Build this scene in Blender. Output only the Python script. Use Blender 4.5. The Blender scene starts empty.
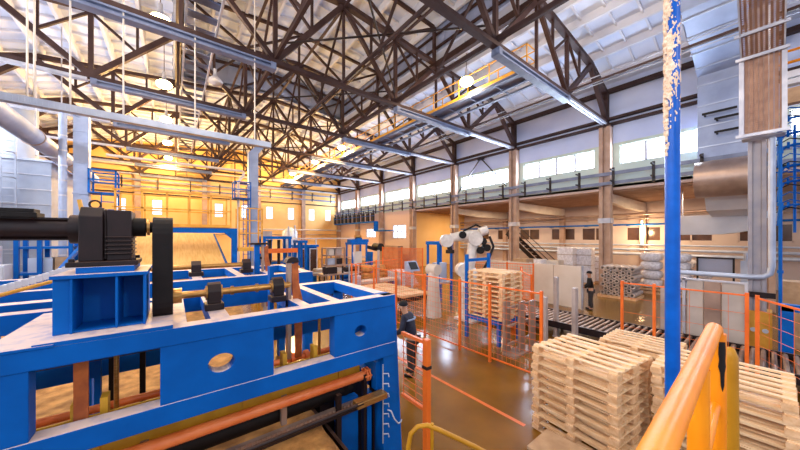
import bpy, math, random
from mathutils import Vector, Matrix
R = random.Random(7)
scene = bpy.context.scene
COL = scene.collection
PI = math.pi

# ------------------------------------------------------------------ materials
def lin(h):
    v = [int(h[i:i+2], 16)/255 for i in (0, 2, 4)]
    return tuple(c/12.92 if c <= .04045 else ((c+.055)/1.055)**2.4 for c in v) + (1,)

def mat(name, c1, c2=None, scale=4.0, rough=.5, metal=0.0, bump=0.0, dust=None, dust_amt=.85,
        stretch=(1, 1, 1), lo=.35, hi=.65, detail=4, spec=None, bscale=None):
    m = bpy.data.materials.new(name); m.use_nodes = True
    nt = m.node_tree; N = nt.nodes; L = nt.links
    b = N['Principled BSDF']
    b.inputs['Roughness'].default_value = rough
    b.inputs['Metallic'].default_value = metal
    if spec is not None: b.inputs['Specular IOR Level'].default_value = spec
    geo = N.new('ShaderNodeNewGeometry')
    mp = N.new('ShaderNodeMapping'); mp.inputs['Scale'].default_value = stretch
    L.new(geo.outputs['Position'], mp.inputs['Vector'])
    nz = N.new('ShaderNodeTexNoise'); nz.inputs['Scale'].default_value = scale; nz.inputs['Detail'].default_value = detail
    L.new(mp.outputs[0], nz.inputs['Vector'])
    rp = N.new('ShaderNodeValToRGB')
    rp.color_ramp.elements[0].position = lo; rp.color_ramp.elements[1].position = hi
    rp.color_ramp.elements[0].color = lin(c1); rp.color_ramp.elements[1].color = lin(c2 or c1)
    L.new(nz.outputs['Fac'], rp.inputs['Fac'])
    out = rp.outputs['Color']
    if dust:      # settled dust on faces that look up
        sp = N.new('ShaderNodeSeparateXYZ'); L.new(geo.outputs['Normal'], sp.inputs[0])
        mr = N.new('ShaderNodeMapRange'); mr.inputs[1].default_value = .7; mr.inputs[2].default_value = .95
        mr.inputs[4].default_value = dust_amt
        L.new(sp.outputs['Z'], mr.inputs[0])
        n2 = N.new('ShaderNodeTexNoise'); n2.inputs['Scale'].default_value = 9; n2.inputs['Detail'].default_value = 5
        L.new(geo.outputs['Position'], n2.inputs['Vector'])
        r2 = N.new('ShaderNodeMapRange'); r2.inputs[1].default_value = .25; r2.inputs[2].default_value = .5
        r2.inputs[3].default_value = .55
        L.new(n2.outputs['Fac'], r2.inputs[0])
        mu = N.new('ShaderNodeMath'); mu.operation = 'MULTIPLY'; L.new(mr.outputs[0], mu.inputs[0]); L.new(r2.outputs[0], mu.inputs[1])
        mx = N.new('ShaderNodeMix'); mx.data_type = 'RGBA'
        L.new(mu.outputs[0], mx.inputs['Factor']); L.new(out, mx.inputs['A']); mx.inputs['B'].default_value = lin(dust)
        out = mx.outputs['Result']
    L.new(out, b.inputs['Base Color'])
    if bump:
        bp = N.new('ShaderNodeBump'); bp.inputs['Strength'].default_value = bump; bp.inputs['Distance'].default_value = .02
        if bscale:
            n3 = N.new('ShaderNodeTexNoise'); n3.inputs['Scale'].default_value = bscale; n3.inputs['Detail'].default_value = 5
            L.new(mp.outputs[0], n3.inputs['Vector']); L.new(n3.outputs['Fac'], bp.inputs['Height'])
        else: L.new(nz.outputs['Fac'], bp.inputs['Height'])
        L.new(bp.outputs[0], b.inputs['Normal'])
    return m

def emit(name, c, s):
    m = bpy.data.materials.new(name); m.use_nodes = True
    nt = m.node_tree; nt.nodes.clear()
    e = nt.nodes.new('ShaderNodeEmission'); e.inputs[0].default_value = lin(c); e.inputs[1].default_value = s
    o = nt.nodes.new('ShaderNodeOutputMaterial'); nt.links.new(e.outputs[0], o.inputs[0])
    return m

M = dict(
 blue=mat('blue_paint', '0056aa', '0060ba', 3, .5, dust='f0d2bc', bump=.04, bscale=60, spec=.15),
 blue2=mat('blue_paint_clean', '0056a8', '0062ba', 3, .5, spec=.15),
 pole=mat('pole_blue', '0050ac', '005ec4', 5, .35, spec=.25),
 dark=mat('dark_steel', '1a1012', '261718', 6, .45, dust='6d5040', dust_amt=.5, spec=.35),
 black=mat('black_rubber', '0c0707', '150d0c', 8, .6, spec=.3),
 truss=mat('truss_brown', '35211f', '44302c', 2, .6, spec=.3),
 beam=mat('beam_grey', '626c88', '78829c', 2, .45),
 pale=mat('pale_steel', 'a9abb8', 'c8c8d0', 3, .4, metal=.3),
 galv=mat('galvanised', 'a4afc6', 'c0cadc', 1.6, .45, metal=.3, detail=6),
 ductm=mat('duct_sheet', '8f9cba', 'a3b0cc', 1.2, .5, metal=.15, detail=6),
 encl=mat('enclosure_panel', '8e98ac', 'a2acbe', .8, .5),
 screenm=mat('screen_panel', 'b3a79e', 'c2b6ac', 2, .5),
 rollm=mat('roller_brown', '7e5e4a', 'a07c62', 3, .4, metal=.4),
 tanrib=mat('aisle_ceiling', 'a8866e', 'bc9a80', 1, .8),
 shaftm=mat('pillar_grey', '8d8c98', 'a8a0a4', 2, .5, metal=.1),
 slatm=mat('catwalk_slat', '4c5674', '626c8a', 2, .5),
 galvw=mat('galvanised_warm', '9a8377', 'b59c8c', 1.6, .38, metal=.5),
 conc=mat('concrete_column', 'a58672', 'b89a86', 2, .6, bump=.1),
 slab=mat('roof_slab', 'c4cee6', 'd6def0', .6, .8),
 rib=mat('roof_rib', 'c4c6d2', 'd4d6e0', .8, .8),
 endw=mat('end_wall', 'eebc70', 'f6ca84', .4, .8),
 beige=mat('beige_wall', 'c4b0a8', 'd2c0b6', .5, .8),
 floor=mat('floor_concrete', '6a460e', '906420', .8, .2, bump=.03, bscale=3, detail=8, lo=.3, hi=.7),
 orange=mat('orange_paint', 'e0661c', 'ee7424', 5, .4),
 orange2=mat('orange_rail_paint', 'ee860c', 'f59618', 6, .4, bump=.05, bscale=30, spec=.22),
 olive=mat('olive_yellow', 'b07a14', 'c48c22', 6, .4, spec=.3),
 yellow=mat('yellow_paint', 'd6962c', 'e6ab40', 4, .45),
 rust=mat('rusty_bar', '9a4a1e', 'c0662a', 9, .6, bump=.1),
 brass=mat('worn_shaft', 'a5783c', 'c29456', 14, .3, metal=.7, stretch=(1, 5, 5)),
 wood=mat('pine_board', 'dfb482', 'f2d2a6', 5, .6, stretch=(4, .6, 4), bump=.15),
 woodx=mat('pine_board_end', 'd0a070', 'e6c096', 12, .7, bump=.2),
 mat_=mat('fibre_mat', 'a06c34', 'd89c54', 5, .85, bump=.6, bscale=30, detail=8),
 golden=mat('golden_mat', 'cf9a4e', 'dfb068', 3, .7, stretch=(6, .5, 1), bump=.2),
 white=mat('white_panel', 'c6c9d2', 'd8dae2', .8, .5),
 cream=mat('cream_panel', 'c9bcae', 'd8ccc0', 1.0, .5),
 greyp=mat('grey_panel', 'a3938c', 'b8a8a0', 3, .5),
 wrap=mat('plastic_wrap', 'cdc9cf', 'eceaf0', 9, .25, bump=.4, bscale=12),
 card=mat('cardboard', 'a98766', 'bd9c7a', 6, .8),
 skin=mat('skin', 'b98566', 'c08d6e', 8, .6),
 navy=mat('navy_jacket', '151a2e', '20283f', 12, .8),
 stripe=mat('reflective_stripe', '7f95b8', '93a8c8', 10, .5),
 trous=mat('dark_trousers', '241f26', '35302f', 12, .85),
 hat=mat('black_hat', '0e0d12', '15141a', 20, .9),
 mesh=mat('brown_grating', '8a6450', 'a67e66', 6, .5, metal=.2),
 robot=mat('robot_cream', 'c9c0b8', 'e0d8d0', 5, .4),
 dglass=mat('dark_glass', '4a3226', '5c4030', 2, .2),
 greyblue=mat('lantern_panel', '8a93ae', 'a0a8c2', .7, .6),
 pink=mat('orange_line', 'd96a2a', 'e07838', 5, .5),
 red=mat('red_orange_pipe', 'e86e30', 'f58a4c', 5, .35),
 yelstrip=mat('yellow_plate', 'c48c18', 'd8a428', 5, .5),
 fuzz=mat('torn_wrap', 'e0bc98', 'fae6d0', 30, .9, bump=.6, bscale=60),
 sky=emit('window_daylight', 'f2f5ff', 7.0),
 sky2=emit('window_daylight_far', 'eef2ff', 2.2),
 lamp=emit('lamp_warm', 'ffd08a', 60.0),
 tubel=emit('tube_glow', 'ffe2b8', 14.0),
 frost=mat('unlit_lamp', 'd8d8e0', None, 5, .3),
)
# wall paint that changes from green to lavender white at a height
def wall_paint():
    m = mat('painted_wall', 'b6c2e2', 'c6d0ec', .5, .8)
    nt = m.node_tree; N = nt.nodes; L = nt.links; b = N['Principled BSDF']
    src = b.inputs['Base Color'].links[0].from_socket
    g = N.new('ShaderNodeNewGeometry'); s = N.new('ShaderNodeSeparateXYZ'); L.new(g.outputs['Position'], s.inputs[0])
    gt = N.new('ShaderNodeMath'); gt.operation = 'LESS_THAN'; gt.inputs[1].default_value = 8.9; L.new(s.outputs['Z'], gt.inputs[0])
    g2 = N.new('ShaderNodeMath'); g2.operation = 'LESS_THAN'; g2.inputs[1].default_value = 6.3; L.new(s.outputs['Z'], g2.inputs[0])
    m2 = N.new('ShaderNodeMix'); m2.data_type = 'RGBA'; L.new(g2.outputs[0], m2.inputs['Factor']); m2.inputs['A'].default_value = lin('bcc9bc'); m2.inputs['B'].default_value = lin('d2b8a8')
    mx = N.new('ShaderNodeMix'); mx.data_type = 'RGBA'
    L.new(gt.outputs[0], mx.inputs['Factor']); L.new(src, mx.inputs['A']); L.new(m2.outputs['Result'], mx.inputs['B'])
    L.new(mx.outputs['Result'], b.inputs['Base Color'])
    return m
M['wallp'] = wall_paint()

# ------------------------------------------------------------------ mesh builder
class MB:
    def __init__(s): s.v = []; s.f = []; s.sm = []
    def add(s, vs, fs, smooth=False):
        o = len(s.v); s.v += [tuple(p) for p in vs]; s.f += [tuple(i+o for i in f) for f in fs]; s.sm += [smooth]*len(fs); return s
    def box(s, x0, x1, y0, y1, z0, z1, rz=0, c=None):
        vs = [(x, y, z) for z in (z0, z1) for y in (y0, y1) for x in (x0, x1)]
        if rz:
            cx, cy = c or ((x0+x1)/2, (y0+y1)/2); a, b = math.cos(rz), math.sin(rz)
            vs = [(cx+(x-cx)*a-(y-cy)*b, cy+(x-cx)*b+(y-cy)*a, z) for x, y, z in vs]
        return s.add(vs, [(0, 2, 3, 1), (4, 5, 7, 6), (0, 1, 5, 4), (2, 6, 7, 3), (0, 4, 6, 2), (1, 3, 7, 5)])
    def bar(s, p, q, w, h=None, up=(0, 0, 1)):
        p, q = Vector(p), Vector(q); h = h or w; d = (q-p).normalized(); u = Vector(up)
        if abs(d.dot(u)) > .95: u = Vector((0, 1, 0))
        a = d.cross(u).normalized()*w/2; b = a.cross(d).normalized()*h/2
        vs = [e+i*a+j*b for e in (p, q) for i, j in ((-1, -1), (1, -1), (1, 1), (-1, 1))]
        return s.add(vs, [(3, 2, 1, 0), (4, 5, 6, 7), (0, 1, 5, 4), (1, 2, 6, 5), (2, 3, 7, 6), (3, 0, 4, 7)])
    def path(s, pts, r, n=12, cap=True, smooth=True):
        pts = [Vector(p) for p in pts]; rs = r if isinstance(r, (list, tuple)) else [r]*len(pts)
        prev = None; vs = []
        for i, p in enumerate(pts):
            d = (pts[min(i+1, len(pts)-1)]-pts[max(i-1, 0)]).normalized()
            if prev is None:
                u = Vector((0, 0, 1)) if abs(d.z) < .9 else Vector((0, 1, 0)); a = d.cross(u).normalized()
            else: a = (prev-d*prev.dot(d)).normalized()
            prev = a; b = d.cross(a)
            for k in range(n):
                t = 2*PI*k/n; vs.append(p+(a*math.cos(t)+b*math.sin(t))*rs[i])
        fs = [(i*n+k, i*n+(k+1) % n, (i+1)*n+(k+1) % n, (i+1)*n+k) for i in range(len(pts)-1) for k in range(n)]
        s.add(vs, fs, smooth)
        if cap:
            m = (len(pts)-1)*n; s.add([vs[k] for k in range(n)], [tuple(reversed(range(n)))]); s.add([vs[m+k] for k in range(n)], [tuple(range(n))])
        return s
    def tube(s, p, q, r, n=12): return s.path([p, q], r, n)
    def ring(s, p, q, ro, ri, n=12):
        p, q = Vector(p), Vector(q); d = (q-p).normalized(); u = Vector((0, 0, 1)) if abs(d.z) < .9 else Vector((0, 1, 0))
        a = d.cross(u).normalized(); b = d.cross(a); vs = []
        for e, r in ((p, ro), (q, ro), (q, ri), (p, ri)):
            for k in range(n):
                t = 2*PI*k/n; vs.append(e+(a*math.cos(t)+b*math.sin(t))*r)
        fs = [(i*n+k, i*n+(k+1) % n, ((i+1) % 4)*n+(k+1) % n, ((i+1) % 4)*n+k) for i in range(4) for k in range(n)]
        return s.add(vs, fs)
    def prism(s, poly, axis, a, b):      # polygon extruded along an axis; poly in the two other axes
        def mk(p, q, w): return {'x': (w, p, q), 'y': (p, w, q), 'z': (p, q, w)}[axis]
        n = len(poly); vs = [mk(p, q, a) for p, q in poly]+[mk(p, q, b) for p, q in poly]
        return s.add(vs, [tuple(range(n))[::-1], tuple(range(n, 2*n))]+[(i, (i+1) % n, n+(i+1) % n, n+i) for i in range(n)])
    def plate_hole(s, x0, x1, z0, z1, cx, cz, r, y0, y1, n=32, rx=None):
        rx = rx or r; vs = []
        for y in (y0, y1):
            for k in range(n):
                t = 2*PI*k/n+PI/4; c, d = math.cos(t), math.sin(t)
                vs.append((cx+rx*c, y, cz+r*d))
            for k in range(n):
                t = 2*PI*k/n+PI/4; c, d = math.cos(t), math.sin(t)
                sx = ((x1-cx) if c > 0 else (cx-x0)); sz = ((z1-cz) if d > 0 else (cz-z0))
                m = max(abs(c), abs(d)); vs.append((cx+c/m*sx, y, cz+d/m*sz))
        fs = []
        for k in range(n):
            j = (k+1) % n
            fs += [(k, j, n+j, n+k), (2*n+k, 3*n+k, 3*n+j, 2*n+j), (k, 2*n+k, 2*n+j, j), (n+k, n+j, 3*n+j, 3*n+k)]
        return s.add(vs, fs)

def link(name, mb, m, parent=None, base=(0, 0, 0), bevel=0, label=None, kind=None):
    me = bpy.data.meshes.new(name)
    bx, by, bz = base
    me.from_pydata([(x-bx, y-by, z-bz) for x, y, z in mb.v], [], mb.f)
    me.polygons.foreach_set('use_smooth', mb.sm)
    me.validate(); me.update()
    import bmesh
    bm = bmesh.new(); bm.from_mesh(me); bmesh.ops.recalc_face_normals(bm, faces=bm.faces); bm.to_mesh(me); bm.free()
    me.materials.append(M[m] if isinstance(m, str) else m)
    o = bpy.data.objects.new(name, me); COL.objects.link(o)
    if parent is not None: o.parent = parent
    else: o.location = base
    if bevel:
        b = o.modifiers.new('Bevel', 'BEVEL'); b.width = bevel; b.segments = 2; b.limit_method = 'ANGLE'
    if label: o['label'] = label
    if kind: o['kind'] = kind
    return o

class Thing:
    def __init__(s, name, label, cat, base=(0, 0, 0), group=None, kind=None, rz=0):
        o = bpy.data.objects.new(name, None); o.empty_display_size = .1; COL.objects.link(o)
        o.location = base; o.rotation_euler = (0, 0, rz); s.o = o; s.base = base
        if label: o['label'] = label
        if cat: o['category'] = cat
        if group: o['group'] = group
        if kind: o['kind'] = kind
    def part(s, name, mb, m, bevel=0, label=None, sub=None, kind=None):
        return link(name, mb, m, sub or s.o, s.base, bevel, label, kind)

def single(name, mb, m, label, cat, base=(0, 0, 0), group=None, bevel=0, kind=None):
    o = link(name, mb, m, None, base, bevel); o['label'] = label; o['category'] = cat
    if group: o['group'] = group
    if kind: o['kind'] = kind
    return o

def struct(name, mb, m, label=None):
    o = link(name, mb, m); o['kind'] = 'structure'
    if label: o['label'] = label
    return o

KIDS = {}
def dup(root, loc=None, rz=None, label=None, group=None):
    r = root.copy(); COL.objects.link(r)
    if loc is not None: r.location = loc
    if rz is not None: r.rotation_euler = (0, 0, rz)
    if label: r['label'] = label
    if group: r['group'] = group
    for ch in KIDS.setdefault(root.name, list(root.children)):
        c = ch.copy(); COL.objects.link(c); c.parent = r
        for g in list(ch.children):
            d = g.copy(); COL.objects.link(d); d.parent = c
    return r

def area(name, loc, rot, sx, sy, power, color, parent=None):
    l = bpy.data.lights.new(name, 'AREA'); l.shape = 'RECTANGLE'; l.size = sx; l.size_y = sy; l.energy = power; l.color = color
    o = bpy.data.objects.new(name, l); COL.objects.link(o); o.location = loc; o.rotation_euler = rot
    if parent: o.parent = parent
    return o

# ------------------------------------------------------------------ camera
cam = bpy.data.cameras.new('camera'); co = bpy.data.objects.new('camera', cam); COL.objects.link(co)
co.location = (0, 0, 3.27)
co.rotation_euler = (PI/2, 0, -math.atan2(.6166, .7873))
cam.sensor_fit = 'HORIZONTAL'; cam.sensor_width = 36; cam.lens = 36*289.8/800; cam.shift_y = 12/800
cam.clip_start = .05; cam.clip_end = 200
scene.camera = co
scene.view_settings.view_transform = 'Standard'; scene.view_settings.look = 'None'
scene.view_settings.exposure = 0.05; scene.view_settings.gamma = 1.0; scene.view_settings.use_curve_mapping = False

w = bpy.data.worlds.new('world'); scene.world = w; w.use_nodes = True
bg = w.node_tree.nodes['Background']; bg.inputs[0].default_value = (.78, .84, 1, 1); bg.inputs[1].default_value = 1.0

# ------------------------------------------------------------------ the hall
YN, YF, XL, XR = -7.0, 42.4, -8.6, 20.9
b = MB(); b.box(XL, 29.4, YN, YF, -.2, 0); struct('floor', b, 'floor')
b = MB()
# lower and upper strips of the right wall, with the clerestory openings left free
bays = [(-5.86+6*i, .14+6*i) for i in range(8)]
zlo, zhi = 7.6, 8.72
b.box(XR, XR+.3, YN, YF, 6.1, zlo); b.box(XR, XR+.3, YN, YF, zhi, 12.6)
y = YN
for y0, y1 in bays:
    b.box(XR, XR+.3, y, y0+.65, zlo, zhi); y = y1-.65
b.box(XR, XR+.3, y, YF, zlo, zhi)
# closed lower wall beyond the side aisle, with two windows
for (ya, yb, z0, z1) in ((24.1, 25.6, 0, 6.1), (25.6, 28.1, 0, 3.1), (25.6, 28.1, 4.7, 6.1), (28.1, 31.9, 0, 6.1), (31.9, 34.2, 0, 3.2), (31.9, 34.2, 4.4, 6.1), (34.2, YF, 0, 6.1)):
    b.box(XR, XR+.3, ya, yb, z0, z1)
struct('wall_right', b, 'wallp')
b = MB()
wx = [4.5, 7.45, 10.45, 13.35, 16.4, 19.0]
x = XL
for c in [-4.4, -1.4]+wx:
    b.box(x, c-.45, YF, YF+.3, 0, 14.8); b.box(c-.45, c+.45, YF, YF+.3, 0, 5.75); b.box(c-.45, c+.45, YF, YF+.3, 7.45, 14.8); x = c+.45
b.box(x, XR+.3, YF, YF+.3, 0, 14.8)
struct('wall_back', b, 'endw')
b = MB(); b.box(XL-.3, XL, YN, YF, 0, zlo); b.box(XL-.3, XL, YN, YF, zhi, 12.9); y = YN
for y0, y1 in bays[:6]: b.box(XL-.3, XL, y, y0+.65, zlo, zhi); y = y1-.65
b.box(XL-.3, XL, y, YF, zlo, zhi)
struct('wall_left', b, 'white')
nwin = 0
def window(frame, pane, pm):
    global nwin
    nwin += 1
    t = Thing('window_%d' % nwin, None, None, kind='structure')
    t.part('window_frame', frame, 'pale'); t.part('window_pane', pane, pm)
for y0, y1 in bays:
    f = MB(); p = MB(); a, c = y0+.65, y1-.65
    f.box(XR+.08, XR+.16, a, c, zlo, zlo+.06); f.box(XR+.08, XR+.16, a, c, zhi-.06, zhi)
    for k in range(5):
        yy = a+(c-a)*k/4; f.box(XR+.08, XR+.16, max(a, yy-.07), min(c, yy+.07), zlo, zhi)
    p.box(XR+.17, XR+.19, a, c, zlo, zhi); window(f, p, 'sky')
for y0, y1 in bays[:6]:
    f = MB(); p = MB(); a, c = y0+.65, y1-.65
    for k in range(5):
        yy = a+(c-a)*k/4; f.box(XL-.16, XL-.08, max(a, yy-.04), min(c, yy+.04), zlo, zhi)
    p.box(XL-.19, XL-.17, a, c, zlo, zhi); window(f, p, 'sky')
for c in [-4.4, -1.4]+wx:
    f = MB(); p = MB()
    for xx in (c-.42, c+.42): f.box(xx-.03, xx+.03, YF+.05, YF+.12, 5.75, 7.45)
    for z in (5.78, 6.75, 7.42): f.box(c-.45, c+.45, YF+.05, YF+.12, z-.03, z+.03)
    p.box(c-.45, c+.45, YF+.14, YF+.16, 5.75, 7.45); window(f, p, 'sky2')
for (ya, yb, z0, z1) in ((25.6, 28.1, 3.1, 4.7), (31.9, 34.2, 3.2, 4.4)):
    f = MB(); p = MB()
    for k in range(4):
        yy = ya+(yb-ya)*k/3; f.box(XR+.05, XR+.12, yy-.04, yy+.04, z0, z1)
    f.box(XR+.05, XR+.12, ya, yb, z0, z0+.07); f.box(XR+.05, XR+.12, ya, yb, z1-.07, z1); f.box(XR+.05, XR+.12, ya, yb, z0+.8, z0+.86)
    p.box(XR+.14, XR+.16, ya, yb, z0, z1); window(f, p, 'sky2')

# side aisle behind the columns
AX = 29.3
b = MB()
b.box(AX, AX+.3, YN, 24.1, 0, 2.95); b.box(AX, AX+.3, YN, 24.1, 4.1, 6.3)
y = YN
wins = [(-3.6+6*i+d, -3.6+6*i+d+2.2) for i in range(-1, 5) for d in (0, 2.7) if -3.6+6*i+d+2.2 < 24]
wins = [w_ for w_ in wins if w_[0] > YN]
for a, c in wins:
    b.box(AX, AX+.3, y, a, 2.95, 4.1); y = c
b.box(AX, AX+.3, y, 24.1, 2.95, 4.1)
struct('wall_aisle', b, 'beige')
for a, c in wins:
    f = MB(); p = MB()
    for yy in (a+.04, (a+c)/2, c-.04): f.box(AX+.02, AX+.1, yy-.04, yy+.04, 2.95, 4.1)
    f.box(AX+.02, AX+.1, a, c, 2.95, 3.02); f.box(AX+.02, AX+.1, a, c, 4.03, 4.1)
    p.box(AX+.12, AX+.14, a, c, 2.95, 4.1)
    nwin += 1
    t = Thing('window_%d' % nwin, None, None, kind='structure'); t.part('window_frame', f, 'beige'); t.part('window_pane', p, 'dglass')
b = MB(); b.box(XR+.3, AX, 24.1, 24.4, 0, 6.3); struct('wall_aisle_end', b, 'endw')
b = MB(); b.box(XR, AX, YN, 24.1, 6.25, 6.4)
xx = XR+.35
while xx < AX-.2:
    b.box(xx, xx+.16, YN, 24.1, 6.02, 6.25); xx += .55
struct('ceiling_aisle', b, 'tanrib')
# roof: ribbed concrete slabs on both slopes
def rh(x):
    d = abs(x-6.2)
    return 14.15-.098*d if d < 12 else 12.974-(d-12)*.31
b = MB()
def slope(xa, xb, b, up=0, hf=rh, th=.12, YN=YN, YF=YF):
    b.prism([(xa, hf(xa)+.42+up), (xb, hf(xb)+.42+up), (xb, hf(xb)+.42+th+up), (xa, hf(xa)+.42+th+up)], 'y', YN, YF)
for xa, xb in ((12.2, 18.2), (18.2, XR+.3), (-5.8, .2), (-8.9, -5.8)): slope(xa, xb, b)
for xa, xb in ((.2, 6.2), (6.2, 12.2)): slope(xa, xb, b, YN=24.2)
struct('ceiling', b, 'slab')
b = MB()
def ribs(xs, b, hf=rh, up=0, YN=YN, YF=YF):
    for x in xs:
        z = hf(x)+.42+up
        b.prism([(x-.13, z+.02), (x-.07, z-.34), (x+.07, z-.34), (x+.13, z+.02)], 'y', YN, YF)
    for i in range(len(xs)-1):
        xa, xb = xs[i]+.1, xs[i+1]-.1
        y = YN+.5
        while y < YF:
            za, zb = hf(xa)+.42+up, hf(xb)+.42+up
            b.prism([(xa, za+.01), (xb, zb+.01), (xb, zb-.13), (xa, za-.13)], 'y', y, y+.09); y += 1.0
R1 = [12.35+1.5*i for i in range(6)]; L1_ = [-8.5+1.45*i for i in range(7)]
ribs(R1, b); ribs(L1_, b); ribs([.35+1.46*i for i in range(9)], b, YN=24.4)
struct('ceiling_ribs', b, 'rib')
# lantern along the ridge
lh = lambda x: 16.0-.07*abs(x-6.2)
b = MB()
for xa, xb in ((-.2, 6.2), (6.2, 12.6)): slope(xa, xb, b, -.1, lh, YF=24.3)
struct('ceiling_lantern', b, 'slab')
b = MB(); ribs([.3+1.475*i for i in range(9)], b, lh, -.1, YF=24.1); struct('ceiling_lantern_ribs', b, 'rib')
for nm, x in (('wall_lantern_right', 12.3), ('wall_lantern_left', 0.0)):
    b = MB(); b.box(x, x+.1, YN, 24.2, 13.5, 15.95)
    y = YN+.5
    while y < 24.1: b.box(x-.04, x+.14, y, y+.06, 13.5, 15.95); y += 1.5
    struct(nm, b, 'greyblue')
b = MB(); b.prism([(.1, 13.9), (6.2, 14.45), (12.3, 13.9), (12.3, 15.95), (6.2, 16.35), (.1, 15.95)], 'y', 24.2, 24.35)
for k in range(1, 8): b.box(.1+1.525*k-.03, .1+1.525*k+.03, 24.15, 24.2, 14.0, 15.95)
struct('wall_lantern_end', b, 'greyblue')
# longitudinal brown edge beams, girts and lantern sills
nt_ = 0
def trim(bx, m, lab=None):
    global nt_
    nt_ += 1
    b = MB()
    for q in bx: b.box(*q)
    o = struct('trim_%d' % nt_, b, m); return o
trim([(20.62, 20.86, YN, YF, 9.98, 10.12), (20.62, 20.86, YN, YF, 10.3, 10.45)], 'truss')
trim([(20.55, 20.86, YN, YF, 11.92, 12.15)], 'truss')
trim([(12.05, 12.3, YN, 24.2, 13.15, 13.5)], 'truss')
trim([(.1, .35, YN, 24.2, 13.15, 13.5)], 'truss')
trim([(12.1, 12.22, YN, 24.1, 14.3, 14.4), (12.1, 12.22, YN, 24.1, 15.1, 15.2)], 'truss')
trim([(-8.55, -8.35, YN, YF, 10.0, 10.2), (-8.55, -8.3, YN, YF, 11.9, 12.1)], 'truss')
trim([(-8.55, 20.8, 42.1, 42.3, 10.1, 10.3), (-8.55, 20.8, 42.1, 42.3, 8.0, 8.12)], 'truss')
trim([(9.15, 9.27, YN, YF, 10.3, 10.42), (3.15, 3.27, YN, YF, 10.3, 10.42), (15.1, 15.22, YN, YF, 10.3, 10.4)], 'truss')

# ------------------------------------------------------------------ columns
colname = {0: 'behind the round vertical pipe', 1: 'first', 2: 'second', 3: 'third', 4: 'fourth', 5: 'fifth', 6: 'sixth'}
ords = ['nearest', 'second', 'third', 'fourth', 'fifth', 'sixth', 'seventh', 'farthest']
c0 = None
for i in range(8):
    y = .14+6*i
    lab = 'tan concrete wall column with steel bracket, %s along the clerestory wall' % (ords[i] if i in (0, 7) else ords[i]+' from the near end')
    if c0 is None:
        c0 = Thing('wall_column', lab, 'column', (20.6, y, 0), 'concrete wall columns')
        b = MB(); b.box(20.42, 20.88, y-.3, y-.09, 0, 9.9); b.box(20.42, 20.88, y+.09, y+.3, 0, 9.9); b.box(20.55, 20.85, y-.09, y+.09, 0, 9.9)
        c0.part('shaft', b, 'conc', .02)
        b = MB(); b.box(20.4, 20.88, y-.32, y+.32, 9.9, 10.0); c0.part('cap_plate', b, 'truss')
        b = MB(); b.box(20.38, 20.42, y-.34, y+.34, 4.1, 4.4); b.box(20.38, 20.88, y-.34, y-.3, 4.1, 4.4); b.box(20.38, 20.88, y+.3, y+.34, 4.1, 4.4)
        c0.part('clamp_bracket', b, 'pale')
    else: dup(c0.o, (20.6, y, 0), None, lab)
# aisle back columns and beams
a0 = b0 = None
for i in range(4):
    y = .14+6*i
    l1 = 'tan square column at the back wall of the low side aisle, %s in its row' % ords[i]
    l2 = 'pale concrete roof beam across the low side aisle, %s of its row' % ords[i]
    if a0 is None:
        b = MB(); b.box(28.85, 29.28, y-.2, y+.2, 0, 5.3)
        a0 = single('aisle_column', b, 'conc', l1, 'column', (29.1, y, 0), 'aisle back columns', .02)
        b = MB(); b.prism([(20.95, 5.45), (24, 5.25), (29.25, 5.25), (29.25, 5.93), (20.95, 5.93)], 'y', y-.15, y+.15)
        b0 = single('aisle_beam', b, 'cream', l2, 'beam', (25, y, 5.3), 'aisle roof beams', .02)
    else:
        for s, l in ((a0, l1), (b0, l2)):
            q = s.copy(); COL.objects.link(q); q.location.y = y; q['label'] = l

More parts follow.
